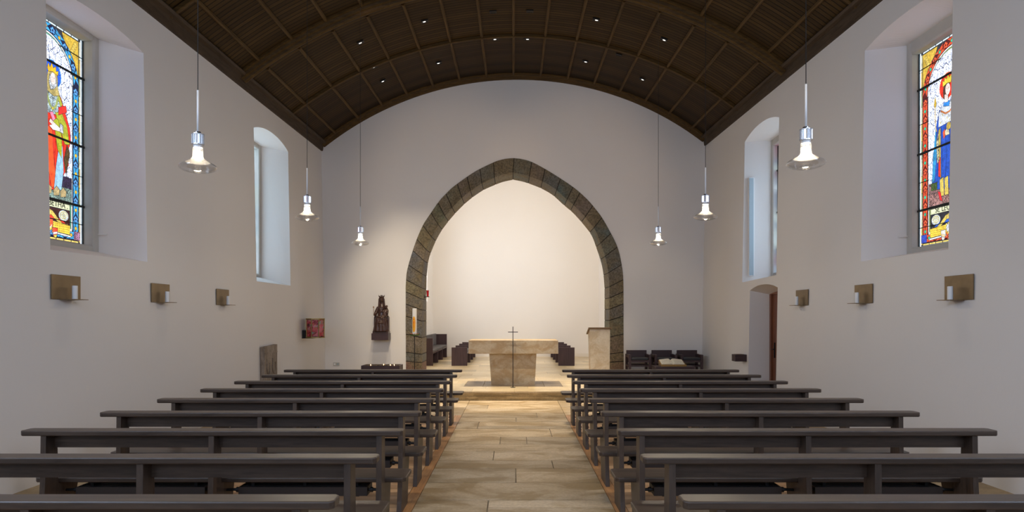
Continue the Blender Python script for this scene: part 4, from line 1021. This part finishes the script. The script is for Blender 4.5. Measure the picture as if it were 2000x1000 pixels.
def on_candle(pts, name, mat, rad, par):
    """patch wrapped on the side facing the nave; pts in (arc, z)"""
    m = MB(); n = len(pts); cx = sum(q[0] for q in pts)/n; cz = sum(q[1] for q in pts)/n
    vs = [(rad*math.sin(a/rad), -rad*math.cos(a/rad), z) for a, z in pts]+[(rad*math.sin(cx/rad), -rad*math.cos(cx/rad), cz)]
    m.add(vs, [(i, (i+1) % n, n) for i in range(n)])
    # curve-following: split towards the centre in rings
    m = MB(); K = 8
    for k in range(K):
        f0, f1 = k/K, (k+1)/K
        for i in range(n):
            p, q = pts[i], pts[(i+1) % n]; qd = []
            for (pp, f) in ((p, f0), (q, f0), (q, f1), (p, f1)):
                a_, z_ = cx+(pp[0]-cx)*f, cz+(pp[1]-cz)*f; qd.append((rad*math.sin(a_/rad), -rad*math.cos(a_/rad), z_))
            m.add(qd, [(0, 1, 2, 3)])
    return m.build(name, mat, par)
ov = [(-0.010+0.040*math.cos(t), 0.26+0.185*(abs(math.sin(t))**0.7)*(1 if math.sin(t) > 0 else -1)) for t in [2*PI*i/32 for i in range(32)]]
on_candle(ov, 'painted_glow', M_ORANGE, 0.0516, c)
on_candle([(-0.010+0.012*math.cos(t), 0.375+0.014*math.sin(t)) for t in [2*PI*i/16 for i in range(16)]], 'painted_head', M_RED, 0.0520, c)
on_candle([(-0.045, 0.355), (-0.012, 0.325), (0.03, 0.36), (0.02, 0.33), (-0.004, 0.31), (-0.004, 0.18), (-0.014, 0.18), (-0.014, 0.30), (-0.04, 0.33)], 'painted_figure', M_RED, 0.0522, c)
on_candle([(-0.02, 0.290), (0.045, 0.290), (0.045, 0.297), (-0.02, 0.297)], 'painted_cross', M_RED, 0.0524, c)

# sanctuary lamp on the arch jamb
s = empty('sanctuary_lamp', (-2.30, 17.62, 2.18), 'small red glass lamp on a black bracket at the arch jamb', 'sanctuary lamp')
m = MB(); m.box(0.0, 0.125, -0.02, 0.02, 0, 0.018); m.box(0.0, 0.012, -0.03, 0.03, -0.04, 0.06); m.build('bracket', M_BLACK, s)
m = MB(); m.lathe([(0.026, 0.018), (0.030, 0.10), (0.032, 0.165), (0.038, 0.175), (0.030, 0.176), (0.024, 0.03)], 20, c=(0.085, 0, 0)); m.build('glass_cup', M_REDGL, s, smooth=False)

# ------------------------------------------------------------------ statue on its console
k = empty('statue_console', (-3.29, YF, 1.10), 'dark wooden block console on the wall carrying the statue', 'console')
m = MB(); m.box(-0.207, 0.207, -0.36, 0.0, 0, 0.167); m.build('block', M_FURN_H, k, bevel=0.003)
st = empty('madonna_statue', (-3.275, YF-0.19, 1.267), 'dark carved wooden statue of a crowned seated woman holding a child', 'statue')
def sculpt(name, mat, parent, fill, voxel=0.007, smooth_it=2):
    m = MB(); fill(m); o = m.build(name, mat, parent, smooth=True, fix=True)
    md = o.modifiers.new('fuse', 'REMESH'); md.mode = 'VOXEL'; md.voxel_size = voxel; md.use_smooth_shade = True
    sm = o.modifiers.new('soft', 'SMOOTH'); sm.iterations = smooth_it; sm.factor = 0.5
    return o
def body(m):
    m.box(-0.20, 0.19, -0.15, 0.12, 0.0, 0.045)                              # plinth
    m.box(-0.19, -0.14, -0.02, 0.11, 0.04, 0.40); m.box(0.13, 0.18, -0.02, 0.11, 0.04, 0.40)   # throne cheeks
    m.box(-0.17, 0.16, 0.0, 0.11, 0.04, 0.36)
    m.tube([(-0.165, 0.02, 0.40), (-0.165, 0.02, 0.43)], [0.028, 0.018], 10); m.tube([(0.155, 0.02, 0.40), (0.155, 0.02, 0.43)], [0.028, 0.018], 10)
    m.tube([(-0.005, 0.03, 0.30), (-0.005, 0.03, 0.45), (-0.005, 0.03, 0.58), (-0.005, 0.03, 0.66), (-0.005, 0.025, 0.71)], [0.12, 0.095, 0.085, 0.075, 0.035], 20)   # torso
    for sx in (-1, 1):                                                       # thighs, shins under the skirt
        m.tube([(sx*0.055, 0.02, 0.36), (sx*0.075, -0.12, 0.36)], [0.085, 0.062], 14)
        m.tube([(sx*0.075, -0.12, 0.37), (sx*0.080, -0.12, 0.20), (sx*0.085, -0.13, 0.05)], [0.062, 0.056, 0.070], 14)
    m.tube([(0, -0.05, 0.34), (0, -0.08, 0.18), (0, -0.085, 0.045)], [0.10, 0.085, 0.09], 14)
    r = random.Random(8)
    for j in range(13):                                                      # vertical folds
        x = -0.155+0.026*j; w = 0.05*math.sin(j*1.7)
        m.tube([(x*0.8, -0.165+abs(x)*0.3, 0.36-abs(x)*0.2), (x*0.9+w*0.15, -0.175+abs(x)*0.25, 0.22), (x*1.12+w*0.3, -0.178+abs(x)*0.25, 0.05)], [0.011, 0.016, 0.020], 8)
    for j in range(5):                                                       # swags across the lap
        z = 0.42-0.035*j
        m.tube([(-0.14+0.01*j, -0.06, z+0.02), (-0.05, -0.145-0.008*j, z-0.02), (0.04, -0.15-0.008*j, z-0.03), (0.13, -0.07, z+0.02)], 0.014, 8)
    # shoulders and arms
    m.tube([(-0.085, 0.03, 0.645), (-0.125, 0.02, 0.56), (-0.155, -0.02, 0.47), (-0.16, -0.09, 0.45)], [0.045, 0.044, 0.040, 0.028], 12)
    m.tube([(0.085, 0.03, 0.645), (0.13, 0.01, 0.55), (0.135, -0.06, 0.45), (0.07, -0.13, 0.44)], [0.045, 0.044, 0.038, 0.026], 12)
    m.ball((-0.16, -0.10, 0.455), (0.024, 0.024, 0.028), 10, 8)
    for q in range(4): m.tube([(-0.175+0.010*q, -0.115, 0.455+0.006*q), (-0.172+0.010*q, -0.128, 0.463+0.006*q), (-0.166+0.008*q, -0.12, 0.472+0.006*q)], 0.006, 6)
    m.tube([(-0.05, -0.06, 0.64), (-0.02, -0.075, 0.57), (0.0, -0.08, 0.52)], 0.012, 8); m.tube([(0.05, -0.06, 0.64), (0.02, -0.075, 0.57), (0.0, -0.08, 0.52)], 0.012, 8)
    # neck, head, veil
    m.tube([(-0.005, 0.02, 0.69), (-0.005, 0.01, 0.76)], [0.034, 0.036], 12)
    m.ball((-0.005, 0.0, 0.835), (0.047, 0.055, 0.066), 18, 14)
    m.ball((-0.005, -0.058, 0.826), (0.008, 0.012, 0.014), 8, 6)             # nose
    m.ball((-0.005, -0.046, 0.795), (0.018, 0.012, 0.007), 8, 6); m.ball((-0.005, -0.040, 0.778), (0.015, 0.012, 0.010), 8, 6)
    for sx in (-1, 1): m.ball((-0.005+sx*0.020, -0.046, 0.842), (0.011, 0.008, 0.006), 8, 6); m.tube([(-0.005+sx*0.036, -0.040, 0.857), (-0.005+sx*0.012, -0.052, 0.859)], 0.005, 6)
    for sx in (-1, 1):                                                       # falling veil and hair
        m.tube([(-0.005+sx*0.035, 0.0, 0.885), (-0.005+sx*0.058, 0.005, 0.84), (-0.005+sx*0.062, 0.01, 0.76), (-0.005+sx*0.066, 0.02, 0.68), (-0.005+sx*0.078, 0.03, 0.62)], [0.022, 0.020, 0.022, 0.024, 0.028], 10)
    m.ball((-0.005, 0.03, 0.85), (0.062, 0.045, 0.062), 14, 10)
    m.tube([(-0.005, 0.045, 0.86), (-0.005, 0.05, 0.76), (-0.005, 0.05, 0.64)], [0.055, 0.062, 0.095], 16)
sculpt('robed_figure', M_STATUE, st, body, 0.006, 1)
def crown(m):
    n = 40; vs = []
    for ring, (rr, zz) in enumerate(((0.054, 0.875), (0.060, 0.905))):
        pass
    m.lathe([(0.056, 0.872), (0.060, 0.905), (0.054, 0.905), (0.050, 0.872)], 32, c=(-0.005, 0.01, 0), caps=False)
    for i in range(8):
        a = 2*PI*i/8-PI/2; big = i % 2 == 0
        cx, cy = -0.005+0.060*math.cos(a), 0.01+0.060*math.sin(a); h = 0.052 if big else 0.030
        m.tube([(cx, cy, 0.90), (cx+0.006*math.cos(a), cy+0.006*math.sin(a), 0.90+h*0.6), (cx+0.014*math.cos(a), cy+0.014*math.sin(a), 0.90+h)], [0.012, 0.009, 0.004], 8)
        if big:
            for s_ in (-1, 1): m.ball((cx+0.008*math.cos(a)-s_*0.012*math.sin(a), cy+0.008*math.sin(a)+s_*0.012*math.cos(a), 0.93), 0.008, 8, 6)
sculpt('crown', M_STATUE, st, crown, 0.005, 1)
def child(m):
    m.tube([(0.10, -0.06, 0.42), (0.105, -0.055, 0.50), (0.11, -0.05, 0.57), (0.115, -0.05, 0.60)], [0.055, 0.050, 0.046, 0.022], 14)
    m.ball((0.118, -0.06, 0.645), (0.036, 0.038, 0.042), 14, 12); m.ball((0.118, -0.100, 0.640), (0.006, 0.008, 0.008), 8, 6)
    for j in range(14):
        a = j*2*PI/9; m.ball((0.118+0.034*math.cos(a), -0.05+0.028*math.sin(a), 0.665+0.010*(j % 3)), 0.012, 8, 6)     # curls
    m.tube([(0.085, -0.06, 0.575), (0.05, -0.10, 0.54), (0.02, -0.115, 0.55)], [0.020, 0.017, 0.012], 8)
    m.tube([(0.145, -0.06, 0.575), (0.165, -0.09, 0.53), (0.15, -0.12, 0.50)], [0.020, 0.017, 0.012], 8); m.ball((0.15, -0.125, 0.50), 0.018, 8, 6)
    for sx, x1 in ((0, 0.03), (1, 0.07)): m.tube([(0.10+0.02*sx, -0.08, 0.43), (x1+0.01, -0.13, 0.41), (x1-0.01, -0.165, 0.37), (x1-0.02, -0.185, 0.36)], [0.034, 0.028, 0.018, 0.013], 8)
    for j in range(4): m.tube([(0.07+0.02*j, -0.105, 0.55), (0.06+0.022*j, -0.125, 0.46), (0.05+0.024*j, -0.13, 0.42)], 0.008, 6)
sculpt('child_figure', M_STATUE, st, child, 0.006, 1)
m = MB(); m.tube([(-0.175, -0.11, 0.44), (-0.180, -0.11, 0.58), (-0.182, -0.11, 0.63)], 0.006, 8); m.ball((-0.182, -0.11, 0.645), (0.016, 0.014, 0.022), 10, 8)
m.build('sceptre', M_GILT, st, smooth=True)

# ------------------------------------------------------------------ tabernacle shrine on the left wall
t = empty('reliquary_shrine', (-4.475, 15.42, 1.20), 'eight-sided red enamel shrine in an old gold frame on a wall bracket', 'shrine')
SHR = t
def octo(r, ph=PI/8+0.24): return [(r*math.cos(ph+k*PI/4), r*math.sin(ph+k*PI/4)) for k in range(8)]
m = MB(); m.prism(octo(0.192), 0.02, 0.415, 'z'); m.build('core', M_BLACKM, t)
pts = octo(0.208)
for kk in range(8):
    if kk not in (3, 4, 5, 6, 7, 0): continue
    a, b = Vector(pts[kk]), Vector(pts[(kk+1) % 8]); d_ = (b-a).normalized(); n_ = Vector((d_.y, -d_.x)); L = (b-a).length
    def Q(u, w, z, a=a, d_=d_, n_=n_): q = a+d_*u+n_*w; return (q.x, q.y, z)
    m = MB(); e_ = 0.016
    m.hexa([Q(e_, -0.012, 0.03), Q(L-e_, -0.012, 0.03), Q(L-e_, 0.0, 0.03), Q(e_, 0.0, 0.03)], [Q(e_, -0.012, 0.405), Q(L-e_, -0.012, 0.405), Q(L-e_, 0.0, 0.405), Q(e_, 0.0, 0.405)])
    m.build('enamel_panel', M_ENAMEL, t)
m = MB()
for kk in range(8): m.tube([(pts[kk][0]*0.985, pts[kk][1]*0.985, 0.0), (pts[kk][0]*0.985, pts[kk][1]*0.985, 0.435)], 0.010, 8)
for z0, z1 in ((0.0, 0.022), (0.412, 0.437)): m.prism(octo(0.222), z0, z1, 'z')
m.build('gold_frame', M_OLDGOLD, t)
m = MB(); m.box(-wx(1.2)+4.475, -0.02, -0.13, 0.10, -0.012, 0.0); m.box(-wx(1.2)+4.475, -0.19, -0.11, 0.05, 0.0, 0.17); m.build('bracket', M_BLACK, t)

# ------------------------------------------------------------------ carved stone slab leaning on the left wall
e = empty('carved_stone_slab', (-wx(0.5)+0.0, 13.08, 0), 'weathered grey carved stone slab standing upright against the wall', 'stone slab')
m = MB(); m.prism([(-0.345, 0), (0.345, 0), (0.345, 1.135), (0.20, 1.128), (0.05, 1.118), (-0.20, 1.112), (-0.345, 1.105)], 0.0, 0.085, 'x'); m.build('slab', M_EPI, e, bevel=0.006)
for yy in (-0.17, 0.13):
    m = MB(); m.tube([(0.088, yy-0.07, 0.88), (0.092, yy-0.075, 0.70), (0.092, yy-0.03, 0.60), (0.092, yy+0.05, 0.57), (0.092, yy+0.09, 0.66), (0.088, yy+0.085, 0.80)], 0.014, 8)
    m.box(0.08, 0.094, yy-0.04, yy+0.05, 0.68, 0.86); m.build('carved_relief', M_EPI, e)
m = MB(); m.box(0.08, 0.093, -0.33, 0.33, 0.98, 1.0); m.box(0.08, 0.093, 0.28, 0.31, 0.0, 0.98); m.build('carved_border', M_EPI, e)

# votive candle table (left) and book table (right)
v = empty('votive_candle_table', (-3.085, 16.05, HP), 'low dark wooden tray table holding votive lights below the statue', 'table')
def tray(root, hx, hy, h):
    m = MB(); t = 0.03
    m.box(-hx, hx, -hy, -hy+t, h-0.16, h); m.box(-hx, hx, hy-t, hy, h-0.16, h); m.box(-hx, -hx+t, -hy+t, hy-t, h-0.16, h); m.box(hx-t, hx, -hy+t, hy-t, h-0.16, h)
    m.build('apron', M_FURN_H, root, bevel=0.002)
    for sx in (-1, 1):
        m = MB(); m.box(sx*hx-(0.04 if sx > 0 else 0), sx*hx+(0.04 if sx < 0 else 0), -hy+0.02, hy-0.02, 0, h-0.16); m.build('side_panel', M_FURN, root)
tray(v, 0.445, 0.25, 0.362)
m = MB(); m.box(-0.415, 0.415, -0.22, 0.22, 0.30, 0.318); m.build('tray_bottom', M_FURN_H, v)
m = MB()
for kx in range(9): m.box(-0.415+0.092*kx, -0.405+0.092*kx, -0.22, 0.22, 0.318, 0.352)
for ky in range(4): m.box(-0.415, 0.415, -0.22+0.145*ky, -0.214+0.145*ky, 0.318, 0.352)
m.build('divider_grid', M_BRASS, v)
LIT = {(1, 1): 'nearest the room corner', (4, 2): 'second from the room corner', (6, 1): 'third from the room corner', (7, 1): 'closest to the arch'}
tl = None
for kx in range(9):
    for ky in range(3):
        x = -3.085-0.364+0.092*kx; y = 16.05-0.145+0.145*ky
        if not (-3.49 < x < -2.66): continue
        lit = (kx, ky) in LIT
        if tl is None:
            tl = empty('tea_light'); m = MB(); m.lathe([(0.019, 0), (0.019, 0.016), (0.0175, 0.016), (0.0175, 0.012), (0.004, 0.012)], 14); m.build('cup', M_CHROME, tl)
            m = MB(); m.lathe([(0.0172, 0.002), (0.0172, 0.0135), (0.002, 0.0135)], 14); m.build('wax', M_WAX, tl); o = tl
        else: o = copy_tree(proto_tl)
        if tl is o: proto_tl = copy_tree(tl); [COL.objects.unlink(q) for q in []]
        o.location = (x, y, HP+0.318+0.0)
        if lit:
            tag(o, 'burning tea light in the votive tray, '+LIT[(kx, ky)], 'tea light', 'burning tea lights')
            m = MB(); m.ball((0, 0, 0.040), (0.007, 0.007, 0.015), 10, 8); m.build('flame', M_FLAME, o, smooth=True)
            m = MB(); m.tube([(0, 0, 0.012), (0, 0, 0.03)], 0.001, 5); m.build('wick', M_BLACK, o)
        else: tag(o, 'unlit tea light in the grid of the votive tray', 'tea light', 'unlit tea lights')
for q in kids(proto_tl)+[proto_tl]: bpy.data.objects.remove(q, do_unlink=True)
b = empty('book_table', (3.70, 15.85, HP), 'low dark wooden box table carrying an open book by the armchairs', 'table')
tray(b, 0.445, 0.25, 0.352); m = MB(); m.box(-0.42, 0.42, -0.225, 0.225, 0.33, 0.352); m.build('table_top', M_FURN_H, b)
s = empty('book_stand', (3.70, 15.85, HP+0.353), 'tilted brown wooden stand under the open book', 'book stand')
m = MB(); m.hexa([(-0.31, -0.17, 0.0), (0.27, -0.17, 0.0), (0.27, 0.13, 0.0), (-0.31, 0.13, 0.0)], [(-0.31, -0.17, 0.022), (0.27, -0.17, 0.022), (0.27, 0.13, 0.115), (-0.31, 0.13, 0.115)]); m.build('wedge', M_STAND, s)
m = MB(); m.box(-0.31, 0.27, -0.19, -0.17, 0, 0.045); m.build('ledge', M_BOOKC, s)
bk = empty('open_book', (3.68, 15.85, HP+0.353), 'large open book with cream pages on the tilted stand', 'book')
sl = math.atan2(0.093, 0.30)
def bp(u, v, h):   # u across, v up the slope, h off it
    return (u, -0.165+v*math.cos(sl)-h*math.sin(sl), 0.026+v*math.sin(sl)+h*math.cos(sl))
m = MB(); m.hexa([bp(-0.29, 0, 0), bp(0.27, 0, 0), bp(0.27, 0.33, 0), bp(-0.29, 0.33, 0)], [bp(-0.29, 0, 0.008), bp(0.27, 0, 0.008), bp(0.27, 0.33, 0.008), bp(-0.29, 0.33, 0.008)]); m.build('cover', M_BOOKC, bk)
for sx in (-1, 1):
    m = MB(); N = 12; vs = []; top = []
    for i in range(N+1):
        f = i/N; u = -0.01+sx*0.262*f; hh = 0.009+0.045*math.sin(min(1, f*4)*PI/2)*(1-f*0.72)
        top.append((u, hh)); vs += [bp(u, 0.012, 0.0085), bp(u, 0.318, 0.0085), bp(u, 0.318, hh), bp(u, 0.012, hh)]
    fs = []
    for i in range(N): a_ = 4*i; fs += [(a_+j, a_+(j+1) % 4, a_+4+(j+1) % 4, a_+4+j) for j in range(4)]
    fs += [(0, 1, 2, 3), (4*N, 4*N+3, 4*N+2, 4*N+1)]; m.add(vs, fs); m.build('page_block', M_PAPER, bk)
    m = MB()
    for j in range(9):
        for i in range(2, N-1):
            if (i*7+j*3) % 11 == 0: continue
            u0, h0 = top[i]; u1, h1 = top[i+1]; v_ = 0.05+0.028*j
            m.add([bp(u0, v_, h0+0.001), bp(u1-sx*0.003, v_, h1+0.001), bp(u1-sx*0.003, v_+0.008, h1+0.001), bp(u0, v_+0.008, h0+0.001)], [(0, 1, 2, 3)])
    m.build('printed_lines', M_PRINT, bk)

# ------------------------------------------------------------------ armchairs at the arch wall
def make_chair():
    root = empty('armchair'); w, dp = 0.545, 0.52
    for sx in (0, 1):
        m = MB(); x0 = 0.0 if sx == 0 else w-0.06
        m.box(x0, x0+0.06, 0, 0.055, 0, 0.575); m.box(x0, x0+0.06, dp-0.055, dp, 0, 0.575); m.box(x0, x0+0.06, 0.055, dp-0.055, 0.50, 0.575)
        m.box(x0, x0+0.06, 0.055, dp-0.055, 0.27, 0.32); m.build('arm_frame', M_FURN, root, bevel=0.003)
    m = MB(); m.box(0.02, w-0.02, dp-0.045, dp-0.015, 0.36, 0.665); m.build('backrest', M_FURN_H, root, bevel=0.003)
    m = MB(); m.box(0.06, w-0.06, 0.005, 0.035, 0.39, 0.44); m.build('seat_rail', M_FURN_H, root)
    m = MB(); m.box(0.06, w-0.06, 0.005, 0.035, 0.285, 0.315); m.box(0.06, w-0.06, dp-0.04, dp-0.01, 0.285, 0.33); m.build('stretcher', M_FURN_H, root)
    m = MB(); m.box(0.062, w-0.062, 0.0, dp-0.05, 0.44, 0.505); m.build('seat_cushion', M_LEATHER, root, bevel=0.02, seg=3)
    return root
ch = make_chair(); AR = ['beside the arch', 'in the middle of the three', 'in the room corner']
for k in range(3):
    o = ch if k == 0 else copy_tree(ch); o.location = (2.785+0.628*k, 16.5, HP)
    tag(o, 'low dark wooden armchair against the arch wall, '+AR[k], 'armchair', 'armchairs by the arch wall')

# ------------------------------------------------------------------ benches in the chancel
def choir(name, x0, x1, back, label):
    root = empty(name, (0, 0, HP), label, 'bench')
    ys = (20.8, 22.25, 23.72, 25.15); hh = 0.56 if not back else 0.84
    for i, y in enumerate(ys):
        m = MB()
        ht = hh if (i in (0, 3) or not back) else 0.46
        if back and i == 3: ht = 0.86
        m.box(x0, x1, y, y+0.055, 0, ht)
        m.build('side_panel', M_FURN, root, bevel=0.002)
    m = MB(); m.box(x0+0.01, x1-0.01, ys[0]+0.055, ys[3], 0.36, 0.40); m.build('seat_board', M_FURN_H, root)
    for a, b_ in zip(ys, ys[1:]):
        m = MB(); m.box(x0+0.02, x1+0.0, a+0.06, b_-0.005, 0.40, 0.475); m.build('seat_cushion', M_CUSH, root, bevel=0.02)
        if back:
            m = MB(); m.box(x0-0.0, x0+0.09, a+0.06, b_-0.01, 0.475, 0.88); m.build('back_cushion', M_CUSH, root, bevel=0.02)
    if back: m = MB(); m.box(x0-0.04, x0, ys[0], ys[3]+0.055, 0.0, 0.84); m.build('backboard', M_FURN, root)
    return root
choir('wall_bench', -2.93, -2.46, True, 'long dark wooden bench with grey cushions along the chancel wall')
choir('choir_bench', -1.89, -1.41, False, 'low dark backless bench behind the altar, statue side')
choir('choir_bench', 1.37, 1.86, False, 'low dark backless bench behind the altar, lectern side')

# ------------------------------------------------------------------ small wall things
e = empty('socket_plate', (-4.45, YF, 0.485), 'white double wall socket low on the arch wall', 'socket')
m = MB(); m.box(-0.08, 0.08, -0.012, 0, -0.042, 0.042); m.build('plate', simple('socket_plastic', (0.50, 0.48, 0.44), 0.5), e, bevel=0.003)
m = MB(); m.lathe([(0.024, 0), (0.024, 0.004)], 20); o = m.build('outlet', M_SPEAK, e); o.rotation_euler = (PI/2, 0, 0); o.location = (0.04, -0.012, 0)
m = MB(); m.box(-0.062, -0.018, -0.016, -0.012, -0.024, 0.024); m.build('switch', M_WHITEP, e)
e = empty('offering_box', (wx(0.85), 13.97, 0.765), 'small dark wooden offering box on the wall beside the door', 'box')
m = MB(); m.box(-0.235, 0.0, -0.115, 0.115, 0, 0.14); m.build('box_body', M_FURN_H, e, bevel=0.003)
m = MB(); m.box(-0.20, -0.05, -0.09, 0.09, 0.14, 0.145); m.build('lid', M_STAND, e)
e = empty('column_speaker', (4.92, 14.13, 2.52), 'tall slim pale grey column loudspeaker in the window recess', 'loudspeaker')
m = MB(); m.box(-0.055, 0.055, -0.02, 0.06, 0, 2.03); m.build('housing', M_WHITEP, e, bevel=0.004)
m = MB(); m.box(-0.048, 0.040, -0.026, -0.02, 0.01, 2.02); m.build('grille', M_SPEAK, e)
m = MB(); m.box(-0.01, 0.01, 0.0, 0.12, 0.05, 0.08); m.box(-0.01, 0.01, 0.0, 0.12, 1.6, 1.63); m.build('wall_bracket', M_BLACK, e)
bpy.context.view_layer.update()
